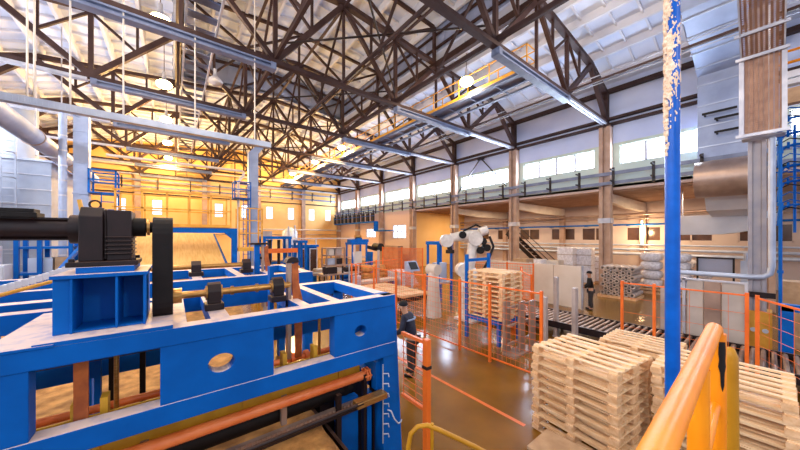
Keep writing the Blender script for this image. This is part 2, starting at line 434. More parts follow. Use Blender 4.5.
# ------------------------------------------------------------------ roof trusses
lown = [20.7, 15.2, 9.2, 3.2, -2.8, -8.3]; upn = [18.2, 12.2, 6.2, .2, -5.8]
TH = 10.2
def truss(y, lab, lantern=True):
    t = Thing('roof_truss', lab, 'roof truss', (6.2, y, TH), 'roof trusses')
    def pr(name, p, q, w_, h_=None, m='truss'):
        b = MB(); b.bar((p[0], y, p[1]), (q[0], y, q[1]), w_, h_ or w_); return t.part(name, b, m)
    b = MB(); top = [(20.65, 12.05), (18.2, rh(18.2)), (6.2, 14.15), (-5.8, rh(-5.8)), (-8.25, 12.05)]
    for p, q in zip(top, top[1:]): b.bar((p[0], y, p[1]-.12), (q[0], y, q[1]-.12), .28, .2)
    for p in top+[(12.2, rh(12.2)), (.2, rh(.2))]: b.box(p[0]-.28, p[0]+.28, y-.02, y+.02, p[1]-.5, p[1]-.1)
    t.part('upper_chord', b, 'truss')
    b = MB(); b.bar((-8.3, y, TH), (20.7, y, TH), .26, .16)
    for x in lown[1:-1]: b.box(x-.3, x+.3, y-.02, y+.02, TH, TH+.35)
    t.part('lower_chord', b, 'truss')
    for x in (20.62, -8.2): pr('end_post', (x, 10.0), (x, 12.05), .3)
    for i, x in enumerate(lown[1:-1]):
        pr('post', (x, TH), (x, rh(x)-.2), .16)
    for i, x in enumerate(upn):
        pr('diagonal', (x, rh(x)-.2), (lown[i], TH+.05), .22 if i in (0, 4) else .17)
        pr('diagonal', (x, rh(x)-.2), (lown[i+1], TH+.05), .22)
        if i in (1, 2, 3): pr('centre_post', (x, TH), (x, rh(x)-.2), .11)
    for x in (16.7, 13.7, 10.7, 7.7, 4.7, 1.7, -1.3, -4.3):
        # short hanger down to the middle of the diagonal, with a strut back to the post
        xn = min(lown, key=lambda v: abs(v-x)); z0 = rh(x)-.2; zm = (TH+rh(x))/2
        pr('hanger', (x, z0), (x, zm), .1)
        pr('strut', (x, zm), (xn, rh(xn)-.25), .1)
    # grey runway beams hung below the chord
    for xa, xb in ((-2.8, 3.2), (9.2, 15.2)):
        b = MB(); b.box(xa, xb, y-.16, y+.16, TH-.16, TH-.1); b.box(xa, xb, y-.03, y+.03, TH-.3, TH-.1); b.box(xa, xb, y-.16, y+.16, TH-.34, TH-.28)
        for x in (xa+.1, xb-.1): b.box(x-.1, x+.1, y-.17, y+.17, TH-.34, TH-.08)
        t.part('runway_beam', b, 'beam')
    for xa, xb in ((15.3, 20.5), (-8.1, -2.9)):
        b = MB(); b.box(xa, xb, y-.12, y-.05, TH-.2, TH-.1); b.box(xa, xb, y+.05, y+.12, TH-.2, TH-.1); b.box(xa, xb, y-.12, y+.12, TH-.12, TH-.08)
        t.part('tie_channel', b, 'pale')
    if not lantern: return t
    # lantern frame standing on the chord
    for x in (.35, 12.05): pr('lantern_post', (x, rh(x)-.1), (x, 15.6), .16)
    b = MB(); b.bar((.3, y, 15.55), (6.2, y, 15.95), .16); b.bar((6.2, y, 15.95), (12.1, y, 15.55), .16); t.part('lantern_rafter', b, 'truss')
    for p, q in (((.35, 15.5), (3.2, rh(3.2))), ((3.2, rh(3.2)), (6.2, 15.8)), ((6.2, 15.8), (9.2, rh(9.2))), ((9.2, rh(9.2)), (12.05, 15.5))): pr('lantern_brace', p, q, .12)
    pr('lantern_king_post', (6.2, 14.1), (6.2, 15.8), .12)
    return t
where = ['straight above the ribbed brown tray', 'landing on the tan column left of the blue pole', 'landing on the column right of the palletizing robot', 'landing on the third column counted from the blue pole',
         'landing on the fourth column counted from the blue pole', 'landing on the column above the wall gallery', 'second from the end wall', 'against the end wall']
t0 = truss(.14, 'dark brown steel roof truss '+where[0])
for i in range(1, 5): dup(t0.o, (6.2, .14+6*i-(.12 if i == 4 else 0), TH), None, 'dark brown steel roof truss '+where[i])
t1 = truss(30.14, 'dark brown steel roof truss '+where[5], False)
for i in (6, 7): dup(t1.o, (6.2, min(.14+6*i, 42.0), TH), None, 'dark brown steel roof truss '+where[i])

# longitudinal vertical bracing between the trusses
def brace(x, ys, lab):
    t = Thing('ridge_bracing' if abs(x-6.2) < 1 else 'bay_bracing', lab, 'bracing', (x, ys[0], TH+.2), 'bracing between trusses')
    for a, c in zip(ys, ys[1:]):
        z1 = rh(x)-.3; m_ = (a+c)/2
        for p, q in (((a, z1), (m_, TH+.3)), ((m_, TH+.3), (c, z1))):
            b = MB(); b.bar((x, p[0], p[1]), (x, q[0], q[1]), .09); t.part('brace_bar', b, 'truss')
    b = MB(); b.bar((x, ys[0], rh(x)-.3), (x, ys[-1], rh(x)-.3), .1); t.part('top_rail', b, 'truss')
    b = MB(); b.bar((x, ys[0], TH+.25), (x, ys[-1], TH+.25), .1); t.part('bottom_rail', b, 'truss')
Ys = [.14+6*i for i in range(7)]
brace(3.2, Ys, 'row of dark cross bracing between trusses beside the slatted catwalk')
brace(9.2, Ys, 'row of dark cross bracing between trusses beside the yellow-railed walkway')
brace(6.2, Ys, 'row of dark cross bracing along the middle of the roof')
# wind cross bracing in plan, brown-grey rods
def rods(lab, pts, grp, m='dark', r=.04):
    b = MB()
    for p, q in pts: b.tube(p, q, r, 6)
    single('bracing_rod', b, m, lab, 'rod', pts[0][0], grp)
for i in range(1, 6):
    y = .14+6*i
    rods('diagonal brown rod crossing bay %s between the two middle trusses' % ords[i], [((3.4, y+.2, TH+.55), (9.0, y+5.8, TH+.55))], 'plan bracing rods')
    rods('counter diagonal brown rod crossing bay %s under the ridge' % ords[i], [((9.0, y+.2, TH+.75), (3.4, y+5.8, TH+.75))], 'plan bracing rods')
# inverted V brace on the right wall
b = MB(); b.bar((20.5, 15.1, 9.95), (20.5, 12.7, 7.25), .07); b.bar((20.5, 15.1, 9.95), (20.5, 17.6, 7.25), .07); b.box(20.45, 20.6, 14.8, 15.4, 9.8, 10.0)
single('wall_brace', b, 'dark', 'thin dark inverted V brace over the clerestory windows above the robot', 'brace', (20.5, 15.1, 8))

# ------------------------------------------------------------------ lamps
WARM = (1, .62, .28)
def lamp(loc, lab, on=True, p=1100):
    x, y, z = loc
    t = Thing('high_bay_lamp', lab, 'lamp', loc, 'high bay lamps')
    b = MB(); b.path([(x, y, z+.45), (x, y, z+.28), (x, y, z+.2), (x, y, z+.1)], [.06, .1, .18, .27], 20, cap=False); b.tube((x, y, z+.4), (x, y, z+.62), .07, 10)
    t.part('reflector', b, 'pale')
    b = MB(); b.tube((x, y, z+.6), (x, y, rh(x) if not .2 < x < 12.2 else z+1.4), .015, 6); t.part('hanger', b, 'truss')
    b = MB(); b.path([(x, y, z+.12), (x, y, z+.02), (x, y, z-.12), (x, y, z-.2)], [.26, .33, .27, .05], 20); t.part('bulb', b, 'lamp' if on else 'frost')
    if on:
        l = bpy.data.lights.new('lamp_light', 'POINT'); l.energy = p*(.3 if y < 20 else 1.35 if y < 34 else 4.6); l.color = (1, .78, .52) if y < 20 else (1, .6, .2); l.shadow_soft_size = .28
        o = bpy.data.objects.new('lamp_light', l); COL.objects.link(o); o.parent = t.o; o.location = (0, 0, -.35)
wh = ['nearest lit lamp left of the slatted catwalk, just under the front truss', 'second lit lamp down the slatted catwalk', 'third lit lamp down the slatted catwalk', 'fourth lit lamp down the slatted catwalk', 'farthest lit lamp beside the slatted catwalk']
for l_, y in zip(wh, (13.3, 18.7, 24.2, 30.1, 35.8)): lamp((-.35, y, 10.9), 'glowing warm '+l_)
for l_, y in (('near end of the yellow-railed walkway', 9.2), ('middle of the yellow-railed walkway', 22.6), ('far part of the yellow-railed walkway', 28.5), ('end wall over the yellow-railed walkway', 35.5)):
    lamp((11.35, y, 10.9), 'glowing warm lamp beside the '+l_)
lamp((1.6, 16.5, 10.75), 'unlit frosted round lamp right of the slatted catwalk', False)
# unseen lamps repeat the rows; low rear one added to brighten the press
for x, y in ((-.35, 7.2), (-.35, 1.2), (11.35, 3.0), (3.0, -5.2)):
    l = bpy.data.lights.new('bay_fill_light', 'POINT'); l.energy = 560; l.color = (1, .82, .64); l.shadow_soft_size = .28
    o = bpy.data.objects.new('bay_fill_light', l); COL.objects.link(o); o.location = (x, y, 10.5 if y > -5 else 7.5)
# daylight through the clerestory
for i, (y0, y1) in enumerate(bays):
    area('window_light', (XR+.165, (y0+y1)/2, 8.16), (0, PI/2, 0), 1.1, 4.68, 820, (.62, .77, 1))
for i, (y0, y1) in enumerate(bays[:6]):
    area('window_light', (XL-.165, (y0+y1)/2, 8.16), (0, -PI/2, 0), 1.1, 4.68, 480, (.88, .92, 1))
# tube lights in the side aisle
for y in (3.5, 9.5, 15.5, 21):
    area('aisle_light', (25, y, 5.85), (0, 0, 0), 3, .3, 260, (1, .72, .45))
# ================================================================== foreground press line
Y0 = 3.1; ZT = 2.5
t = Thing('press_machine', 'big blue steel press frame filling the lower left, with gearbox and rusty guides', 'machine', (.8, 3.9, 0))
b = MB()   # near side frame: beams, panels with round holes, openings between
b.box(-2.6, 2.35, Y0, Y0+.16, 2.355, ZT)
b.box(-2.6, 2.35, Y0, Y0+.16, 1.70, 1.87)
b.box(-2.6, -.774, Y0+.01, Y0+.15, 1.87, 2.355)
b.plate_hole(-.084, .806, 1.87, 2.355, .354, 2.114, .083, Y0+.008, Y0+.15, rx=.105)
b.plate_hole(1.474, 2.34, 1.87, 2.355, 1.82, 2.115, .065, Y0+.008, Y0+.15, rx=.08)
t.part('side_frame', b, 'blue', .006)
b = MB(); b.box(1.62, 2.1, Y0+.16, Y0+.19, 1.9, 2.34); t.part('cover_plate', b, 'blue2', label='lighter blue plate behind the small round hole')
b = MB(); b.prism([(2.17, 0), (2.50, 0), (2.36, 2.5), (2.17, 2.5)], 'y', Y0+.02, Y0+.24); b.box(2.17, 2.48, Y0+.02, Y0+.3, 0, .04)
t.part('corner_leg', b, 'blue2', .008)
b = MB(); b.box(2.17, 2.35, 4.62, 4.8, 0, 2.36); t.part('rear_leg', b, 'blue', .008)
b = MB(); b.box(-2.6, -2.4, 4.62, 4.8, 0, 2.36); t.part('rear_leg', b, 'blue', .008)
b = MB()   # top frame: far beam and cross beams
b.box(-2.6, 2.35, 4.62, 4.8, 2.3, ZT); t.part('rear_beam', b, 'blue', .006)
for x0, x1 in ((-.95, -.74), (-.02, .1), (.28, .44), (1.12, 1.24), (1.5, 1.62), (2.17, 2.35)):
    b = MB(); b.box(x0, x1, Y0+.16, 4.62, 2.36, ZT-.002); t.part('cross_beam', b, 'blue', .006)
b = MB(); b.box(-2.6, 2.2, 4.64, 4.76, 1.7, 1.9); b.box(-2.5, 2.2, 3.95, 4.05, 2.1, 2.3); t.part('lower_rear_beam', b, 'blue2')
b = MB(); b.box(-1.0, -.66, Y0-.01, 4.4, ZT, ZT+.018); b.box(-.76, 0.0, Y0, 4.3, ZT, ZT+.03); t.part('base_shim', b, 'blue')
# pedestal: open-front box with side plates
p = MB(); p.box(-.71, -.62, 3.3, 4.0, 2.53, 2.95); p.box(-.62, -.19, 3.62, 4.0, 2.53, 2.95)
for x in (-.62, -.37, -.2): p.box(x, x+.016, 3.28, 3.64, 2.53, 2.95)
p.box(-.62, -.19, 3.3, 3.62, 2.53, 2.545)
ped = t.part('pedestal', p, 'blue2', .004)
p = MB(); p.box(-.72, -.17, 3.27, 4.02, 2.95, 2.98); p.box(-.6, -.26, 3.34, 3.9, 2.98, 3.03); t.part('mounting_plate', p, 'blue', .004, sub=ped)
# gearbox
g = MB(); g.box(-.66, -.24, 3.36, 3.82, 3.03, 3.07); g.prism([(3.42, 3.07), (3.78, 3.07), (3.78, 3.44), (3.70, 3.52), (3.50, 3.52), (3.42, 3.44)], 'x', -.6, -.46)
g.box(-.46, -.44, 3.45, 3.75, 3.08, 3.5); g.box(-.44, -.285, 3.44, 3.76, 3.07, 3.5)
for k in range(5): g.box(-.45, -.275, 3.42, 3.78, 3.12+.035*k, 3.135+.035*k)
gb = t.part('gearbox', g, 'dark', .008, label='dark brown gearbox')
g = MB(); g.path([(-.53+.035*math.cos(a), 3.6, 3.55+.035*math.sin(a)) for a in [i*PI/8 for i in range(17)]], .008, 8, cap=False); t.part('lifting_eye', g, 'dark', sub=gb)
g = MB()
for x in (-.63, -.27):
    for y in (3.39, 3.79): g = MB(); g.tube((x, y, 3.07), (x, y, 3.095), .018, 6); t.part('bolt', g, 'dark', sub=gb)
g = MB(); g.tube((-.285, 3.6, 3.36), (-.2, 3.6, 3.36), .085, 24); g.tube((-.2, 3.6, 3.36), (-.13, 3.6, 3.36), .05, 20); t.part('coupling', g, 'black', sub=gb)
g = MB(); g.tube((-.19, 3.6, 3.36), (-.17, 3.6, 3.36), .075, 20); t.part('brass_collar', g, 'brass', sub=gb, label='worn yellow collar')
g = MB(); g.tube((-2.6, 3.6, 3.335), (-.66, 3.6, 3.335), .088, 28); g.box(-2.6, -.64, 3.53, 3.67, 3.41, 3.425); g.box(-2.6, -.64, 3.53, 3.67, 3.243, 3.255)
g.tube((-.67, 3.6, 3.335), (-.6, 3.6, 3.335), .12, 28)
mt = t.part('drive_motor', g, 'dark', label='long black motor housing')
g = MB(); g.box(-1.35, -.83, 3.5, 3.68, 3.42, 3.46); g.box(-1.3, -.85, 3.52, 3.66, 3.46, 3.49); t.part('terminal_box', g, 'black', .004, sub=mt)
# chain guard (rounded ends)
def slot(z0, z1, r, yc): 
    pl = [(yc+r*math.cos(a), z1-r+r*math.sin(a)) for a in [i*PI/10 for i in range(11)]]
    return pl+[(yc+r*math.cos(a), z0+r+r*math.sin(a)) for a in [PI+i*PI/10 for i in range(11)]]
g = MB(); g.prism(slot(2.5, 3.46, .16, 3.62), 'x', -.15, 0.0); t.part('chain_guard', g, 'black', .006, label='tall black chain guard')
# drive shaft and bearings
g = MB(); g.tube((-.05, 3.67, 2.68), (1.14, 3.67, 2.68), .036, 20); g.tube((0, 3.67, 2.68), (.07, 3.67, 2.68), .075, 20)
for x in (.26, .92, .5, .75): g.tube((x, 3.67, 2.68), (x+.03, 3.67, 2.68), .048, 18)
t.part('drive_shaft', g, 'brass')
for x in (.345, .99):
    g = MB(); g.box(x-.085, x+.085, 3.58, 3.76, 2.5, 2.57); g.prism([(3.59, 2.57), (3.75, 2.57), (3.76, 2.7), (3.72, 2.77), (3.67, 2.79), (3.62, 2.77), (3.58, 2.7)], 'x', x-.06, x+.06)
    br = t.part('bearing_block', g, 'dark', .008)
    g = MB(); g.ring((x-.075, 3.67, 2.68), (x+.075, 3.67, 2.68), .075, .035, 20); t.part('seal_ring', g, 'brass', sub=br)
# rusty guide arms
def guide(t, x, y, zt, zb, cap=True):
    g = MB(); g.box(x-.05, x-.005, y-.04, y+.05, zb, zt); t.part('guide_bar', g, 'galvw', .004)
    g = MB(); g.prism([(x+.0, zt-.05), (x+.075, zt-.02), (x+.085, zt-.3), (x+.13, zt-.5), (x+.12, zb), (x+.04, zb), (x+.03, zt-.62), (x-.0, zt-.35)], 'y', y-.05, y-.02); t.part('guide_bar', g, 'rust', .003)
    g = MB(); g.tube((x+.05, y-.02, zt-.34), (x+.05, y+.1, zt-.34), .035, 16); g.tube((x-.12, y+.02, zt-.3), (x, y+.02, zt-.3), .03, 14); t.part('pivot', g, 'dark')
    if cap:
        g = MB(); g.prism([(x-.08, zt-.03), (x-.05, zt+.025), (x+.0, zt+.045), (x+.06, zt+.03), (x+.085, zt-.03)], 'y', y-.07, y+.07); t.part('cap', g, 'dark', .004)
guide(t, 1.17, 3.72, 2.98, 1.75)
g = MB(); g.box(.95, 1.0, 3.85, 3.95, 2.3, 2.9); t.part('guide_bar', g, 'blue2')
# rollers and lower works
g = MB(); g.tube((-2.6, 3.36, 1.42), (2.06, 3.36, 1.42), .056, 24); pr_ = t.part('pressure_roller', g, 'red', label='orange roller below the side frame')
g = MB()
for x in (2.02, 2.06): g.tube((x, 3.36, 1.42), (x+.018, 3.36, 1.42), .09, 24)
for k in range(6):
    a = k*PI/3; g.tube((2.0, 3.36+.07*math.cos(a), 1.42+.07*math.sin(a)), (2.1, 3.36+.07*math.cos(a), 1.42+.07*math.sin(a)), .012, 6)
t.part('flange', g, 'red', sub=pr_)
g = MB(); g.tube((2.08, 3.36, 1.42), (2.17, 3.36, 1.42), .03, 12); t.part('axle', g, 'brass', sub=pr_)
g = MB(); g.box(-2.6, 2.0, 3.44, 3.46, 1.42, 1.8); 
for x in (-1.6, -.5, .6, 1.7): g.box(x-.02, x+.02, 3.42, 3.44, 1.45, 1.8)
t.part('deflector_plate', g, 'yelstrip', label='mustard yellow deflector plate')
g = MB(); g.tube((-2.6, 3.62, 1.2), (1.95, 3.62, 1.2), .12, 28); t.part('brush_roller', g, 'black')
g = MB(); g.box(-2.6, 1.98, 3.34, 3.4, 1.08, 1.12)
for k in range(90): g.box(-2.55+k*.05, -2.527+k*.05, 3.32, 3.34, 1.08, 1.13)
for x in (-1.4, -.2, 1.0): g.box(x-.03, x+.03, 3.42, 3.48, 1.12, 1.46)
t.part('toothed_strip', g, 'galvw')
g = MB(); g.tube((-2.6, 3.02, 1.27), (1.8, 3.02, 1.27), .022, 14); g.box(-2.6, 2.1, 3.07, 3.1, 1.18, 1.21); t.part('guide_rail', g, 'dark')
g = MB(); g.box(1.72, 2.15, 3.0, 3.13, 1.22, 1.29); t.part('rail_bracket', g, 'brass', .006)
g = MB(); g.box(1.5, 1.54, 2.9, 6.2, 0, .9); g.box(1.54, 2.17, 3.66, 3.7, 0, 1.6); g.box(1.6, 1.66, 3.3, 3.36, 0, 1.3); t.part('gap_darkening_plate', g, 'dark')  # dark plates added to hide bright floor where the gap should read dark
g = MB(); g.box(1.7, 1.95, 3.4, 3.6, .2, 1.15); t.part('gear_case', g, 'blue2')
g = MB(); g.tube((-2.5, 4.4, 2.0), (2.1, 4.4, 2.0), .04, 16); t.part('rear_roller', g, 'dark')
g = MB(); g.tube((-2.5, 3.75, 1.72), (2.15, 3.75, 1.72), .035, 16); g.tube((1.17, 3.75, 1.72), (1.23, 3.75, 1.72), .07, 16); g.tube((1.35, 3.75, 1.72), (1.4, 3.75, 1.72), .07, 16); t.part('feed_roller', g, 'red')
g = MB(); g.box(-.6, -.52, 3.28, 3.3, 1.7, 2.36); t.part('guide_bar', g, 'rust')
for x in (1.98, 2.1):
    g = MB(); g.box(x, x+.05, 3.3, 3.36, .1, 1.45); t.part('support_bar', g, 'dark')
g = MB(); g.box(2.1, 2.17, 3.2, 3.5, 1.25, 1.62); g.box(2.0, 2.17, 3.42, 3.6, 1.4, 1.5); g.box(2.02, 2.12, 3.3, 3.4, 0, 1.2); t.part('bearing_plate', g, 'blue2')
g = MB(); g.box(1.45, 1.75, 3.9, 4.1, .1, 1.6); g.box(1.8, 1.85, 3.5, 3.6, 0, 1.7); g.box(1.9, 1.94, 3.7, 3.8, 0, 1.7); t.part('chain_drive', g, 'black')
g = MB(); g.tube((-2.5, 4.05, 2.13), (2.12, 4.05, 2.13), .05, 18); t.part('rear_roller', g, 'dark')
g = MB(); g.box(-2.5, 2.1, 4.3, 4.5, 2.16, 2.2); t.part('dusty_strip', g, 'cream')
for x in (-.66, -.55, -.3):
    g = MB(); g.box(x, x+.05, 4.42, 4.5, .9, 2.16); t.part('rear_post', g, 'black' if x > -.6 else 'blue2')
for x in (-.62, -.46, .95, 1.3):
    g = MB(); g.box(x, x+.045, 3.3, 3.42, 1.72, 1.98); t.part('stop_block', g, 'yelstrip', label='mustard stop block')
for x in (-.4, .2, 1.5):
    g = MB(); g.tube((x, 3.62, 1.72), (x, 3.62, 2.3), .018, 10); t.part('tie_rod', g, 'brass')
# small cable guide comb on the leg, and the white cable loop
g = MB(); g.tube((2.14, Y0-.01, .6), (2.14, Y0-.01, 1.62), .008, 6)
for k in range(7): g.path([(2.14, Y0-.01, .72+.13*k), (2.2, Y0-.05, .72+.13*k), (2.2, Y0-.06, .68+.13*k)], .007, 6)
t.part('cable_comb', g, 'pale')
g = MB(); g.path([(2.2, Y0-.03, 1.02), (2.24, Y0-.05, 1.0), (2.29, Y0-.06, .88), (2.36, Y0-.05, .79), (2.42, Y0-.03, .78), (2.44, Y0-.02, .8)], .009, 8); t.part('cable', g, 'white', label='looped white cable')
g = MB(); g.box(2.42, 2.5, 3.2, 3.3, .5, 1.05); t.part('junction_box', g, 'greyp', .006)

# fibre mat carried through the machines
b = MB()
n = 60; vs = []; fs = []
prof = [(2.55, .84), (2.6, .9), (6.6, .9), (9.2, 1.45), (10.3, 1.95)]
xs = [-2.6+4.02*i/24 for i in range(25)]
pts = []
for (ya, za), (yb, zb) in zip(prof, prof[1:]):
    m_ = max(1, int((yb-ya)/.2))
    for k in range(m_): pts.append((ya+(yb-ya)*k/m_, za+(zb-za)*k/m_))
pts.append(prof[-1])
for yy, zz in pts:
    for i, x in enumerate(xs):
        j = R.uniform(-.012, .012); vs.append((x+(R.uniform(-.015, .015) if i in (0, 24) else 0), yy, zz+j))
W_ = len(xs)
fs = [(r*W_+i, r*W_+i+1, (r+1)*W_+i+1, (r+1)*W_+i) for r in range(len(pts)-1) for i in range(W_-1)]
b.add(vs, fs, True)
o = single('fibre_mat', b, 'mat_', 'tan fibre mat running low through the blue presses', 'mat', (0, 6, 0))
b = MB(); b.prism([(10.4, 2.06), (11.6, 2.36), (16.2, 3.6), (16.2, 3.5), (11.6, 2.26), (10.4, 1.96)], 'x', -1.45, 1.42)
single('ramp_sheet', b, 'golden', 'golden fibre sheet climbing the inclined ramp behind the presses', 'sheet', (0, 13, 2.5))
b = MB(); b.prism([(10.2, 2.05), (11.5, 2.38), (11.5, 2.46), (10.2, 2.12)], 'x', -1.35, 1.3)
single('sheet_offcut', b, 'golden', 'lighter strip lying on the foot of the golden inclined sheet', 'sheet', (0, 11, 2.2))
s_ = o.modifiers.new('Thick', 'SOLIDIFY'); s_.thickness = .09; s_.offset = -1
t = Thing('mat_conveyor', 'low dark conveyor bed under the fibre mat', 'conveyor', (-.6, 6, 0))
b = MB(); b.box(-2.6, 1.35, 2.7, 8, .68, .78); b.box(-2.6, 1.35, 2.7, 2.8, .5, .7); t.part('bed', b, 'dark')
for x in (-2.4, 1.2):
    for y in (2.9, 6.0): b = MB(); b.box(x, x+.1, y, y+.1, 0, .68); t.part('leg', b, 'dark')
b = MB(); b.box(-2.6, 1.9, 9.6, 15.8, 0, .1)
for x in (-2.5, 1.45):
    b.prism([(10.6, 1.9), (16, 3.3), (16, 3.42), (10.6, 2.02)], 'x', x, x+.08)
    for y in (10.9, 13.2, 15.7): b.box(x, x+.1, y, y+.12, 0, 1.9+(y-10.6)*.26)
t.part('ramp_frame', b, 'blue2')

# second press behind
t = Thing('press_machine', 'second blue press frame standing behind the foreground one', 'machine', (.8, 7.2, 0))
def beam(x0, x1, y0, y1, z0=2.3, z1=2.5, nm='beam', m='blue'):
    b = MB(); b.box(x0, x1, y0, y1, z0, z1); return t.part(nm, b, m, .006)
beam(-2.6, 2.46, 6.3, 6.48, 2.22); beam(-2.6, 2.46, 8.3, 8.48)
for x0, x1 in ((-.95, -.75), (.28, .44), (1.0, 1.15), (1.55, 1.68), (2.28, 2.46)): beam(x0, x1, 6.48, 8.3, 2.35, 2.498, 'cross_beam')
for x in (-2.6, 2.28):
    for y in (6.3, 8.3): beam(x, x+.18, y, y+.18, 0, 2.22, 'leg', 'blue2')
b = MB(); b.tube((-.6, 7.0, 2.68), (1.25, 7.0, 2.68), .045, 16); t.part('drive_shaft', b, 'brass')
for x in (.36, 1.25):
    b = MB(); b.box(x-.12, x+.12, 6.9, 7.1, 2.5, 2.58); b.prism([(6.9, 2.58), (7.1, 2.58), (7.1, 2.72), (7.0, 2.8), (6.9, 2.72)], 'x', x-.08, x+.08); t.part('bearing_block', b, 'dark', .01)
guide(t, 1.62, 7.05, 3.1, 1.7, False)
b = MB(); b.box(1.42, 1.52, 7.0, 7.1, 2.4, 3.1); t.part('post', b, 'blue2')
b = MB(); b.box(1.32, 1.68, 6.95, 7.15, 3.1, 3.14); t.part('cap', b, 'dark')
# third frame left behind: small blue frame with feed table
t = Thing('feed_table', 'low blue feed table under the white cable chain at the far left', 'machine', (-1.9, 5.7, 0))
beam(-2.4, -.8, 5.3, 5.5, 2.28, 2.5); beam(-2.4, -.8, 5.95, 6.1, 2.3, 2.56)
for x in (-2.4, -.95): beam(x, x+.14, 5.3, 5.44, 0, 2.28, 'leg', 'blue2')
t = Thing('cable_chain', 'white plastic cable chain sagging across the blue frames at the far left', 'cable chain', (-1.6, 4.9, 2.7))
b = MB(); prev = None
for k in range(34):
    f = k/33; x = -2.3+1.55*f; y = 4.9+.1*f; z = 2.56+.42*f*f
    b.box(x, x+.034, y-.05, y+.05, z, z+.015); b.box(x, x+.034, y-.05, y+.05, z+.06, z+.07)
    b.box(x-.005, x+.045, y-.055, y-.045, z, z+.07); b.box(x-.005, x+.045, y+.045, y+.055, z, z+.07)
t.part('links', b, 'white')
b = MB(); b.path([(-2.3, 4.82, 2.55), (-1.5, 4.83, 2.64), (-.9, 4.85, 2.83), (-.77, 4.9, 3.05), (-.8, 4.9, 3.4), (-.85, 4.9, 3.7)], .02, 8); t.part('cable', b, 'yellow', label='orange yellow cable')

# ================================================================== pallets
def pallet(lab, full=True, L=1.25, W=1.1, rz=0):
    t = Thing('pallet', lab, 'pallet', (0, 0, 0), None)
    for k in range(6):
        x = -W/2+.05+k*(W-.1)/5
        b = MB(); b.box(x-.038, x+.038, -L/2, L/2, .121, .143); t.part('deck_board', b, 'wood')
    for y in (-L/2+.05, 0, L/2-.05):
        b = MB(); b.box(-W/2, W/2, y-.05, y+.05, .1, .12); t.part('stringer_board', b, 'wood')
        for x in (-W/2+.05, 0, W/2-.05):
            b = MB(); b.box(x-(.075 if x else .1), x+(.075 if x else .1), y-.06, y+.06, .024, .1); t.part('block', b, 'woodx')
    for x in (-W/2+.05, 0, W/2-.05):
        b = MB(); b.box(x-.05, x+.05, -L/2, L/2, .002, .023); t.part('bottom_board', b, 'wood')
    return t
num = ['lowest', 'second lowest', 'third from the floor', 'fourth from the floor', 'fifth from the floor', 'sixth from the floor', 'seventh from the floor', 'eighth from the floor', 'ninth from the floor', 'tenth from the floor', 'eleventh from the floor', 'twelfth from the floor']
p0 = None
def stack(cx, cy, rz, n, where, grp, z0=0.0):
    global p0
    for k in range(n):
        lab = 'pine pallet, %s %s' % ('topmost' if k == n-1 else num[k], where)
        loc = (cx+R.uniform(-.012, .012), cy+R.uniform(-.012, .012), z0+k*.144); a = rz+R.uniform(-.012, .012)
        if p0 is None:
            p0 = pallet(lab); p0.o.location = loc; p0.o.rotation_euler = (0, 0, a); p0.o['group'] = grp
        else: dup(p0.o, loc, a, lab, grp)
stack(5.325, 1.815, math.radians(-7), 10, 'in the near left stack', 'pallets in the left stack')
stack(8.08, 1.74, 0, 7, 'in the low stack behind the left one', 'pallets in the middle stack')
stack(6.02, .42, 0, 10, 'in the stack behind the orange handrail', 'pallets in the right stack')

# crate corner at the foot of the near stack
b = MB(); b.box(3.75, 4.32, 1.3, 2.02, .42, .46); b.box(3.78, 4.29, 1.33, 1.99, 0, .42)
single('plywood_crate', b, 'card', 'brown plywood crate top at the foot of the near left pallet stack', 'crate', (4, 1.7, 0), bevel=.005)

# ================================================================== near rails and pole
t = Thing('round_pole', 'bright blue round vertical pipe from floor to roof with torn wrap on top', 'pole', (3.66, .56, 0))
b = MB(); b.tube((3.66, .56, 0), (3.66, .56, 13.2), .054, 32); t.part('pipe', b, 'pole')
b = MB(); b.tube((3.66, .56, 0), (3.66, .56, .02), .14, 24); t.part('base_flange', b, 'pole')
from mathutils import noise
b = MB(); cx, cy = 3.66, .56; NA, NZ = 56, 230; a0 = math.atan2(.6166, -.7873)
def wr(i, k):
    a = 2*PI*i/NA; z = 3.95+k*.0102; d_ = abs(((a-a0+PI) % (2*PI))-PI)
    n1 = noise.noise((math.cos(a)*1.6, math.sin(a)*1.6, z*9)); n2 = noise.noise((math.cos(a)*5+9, math.sin(a)*5, z*34))
    side = max(0, 1-d_/1.0)
    r = .0555+side*(.006+.02*max(0, n2+.25)+.014*max(0, n1))+.003*(n2+.5)
    return a, z, r, n1*.6+n2*.55+side*.5
on = {}
for k in range(NZ+1):
    for i in range(NA):
        a, z, r, q = wr(i, k); on[i, k] = (q, len(b.v)); b.v.append((cx+r*math.cos(a), cy+r*math.sin(a), z))
nv = len(b.v)
for k in range(NZ+1):
    for i in range(NA):
        a, z, r, q = wr(i, k); b.v.append((cx+.052*math.cos(a), cy+.052*math.sin(a), z))
for k in range(NZ):
    z = 3.95+k*.0102; th = .13+max(0, (4.55-z)*1.1)
    for i in range(NA):
        if on[i, k][0] > th:
            j = (i+1) % NA; p = [on[i, k][1], on[j, k][1], on[j, k+1][1], on[i, k+1][1]]
            b.f.append(tuple(p)); b.sm.append(False)
            for m_ in range(4):
                e, g_ = p[m_], p[(m_+1) % 4]; b.f.append((e, e+nv, g_+nv, g_)); b.sm.append(False)
t.part('torn_wrap', b, 'fuzz', label='ragged beige wrap peeling off the pipe', kind='stuff')

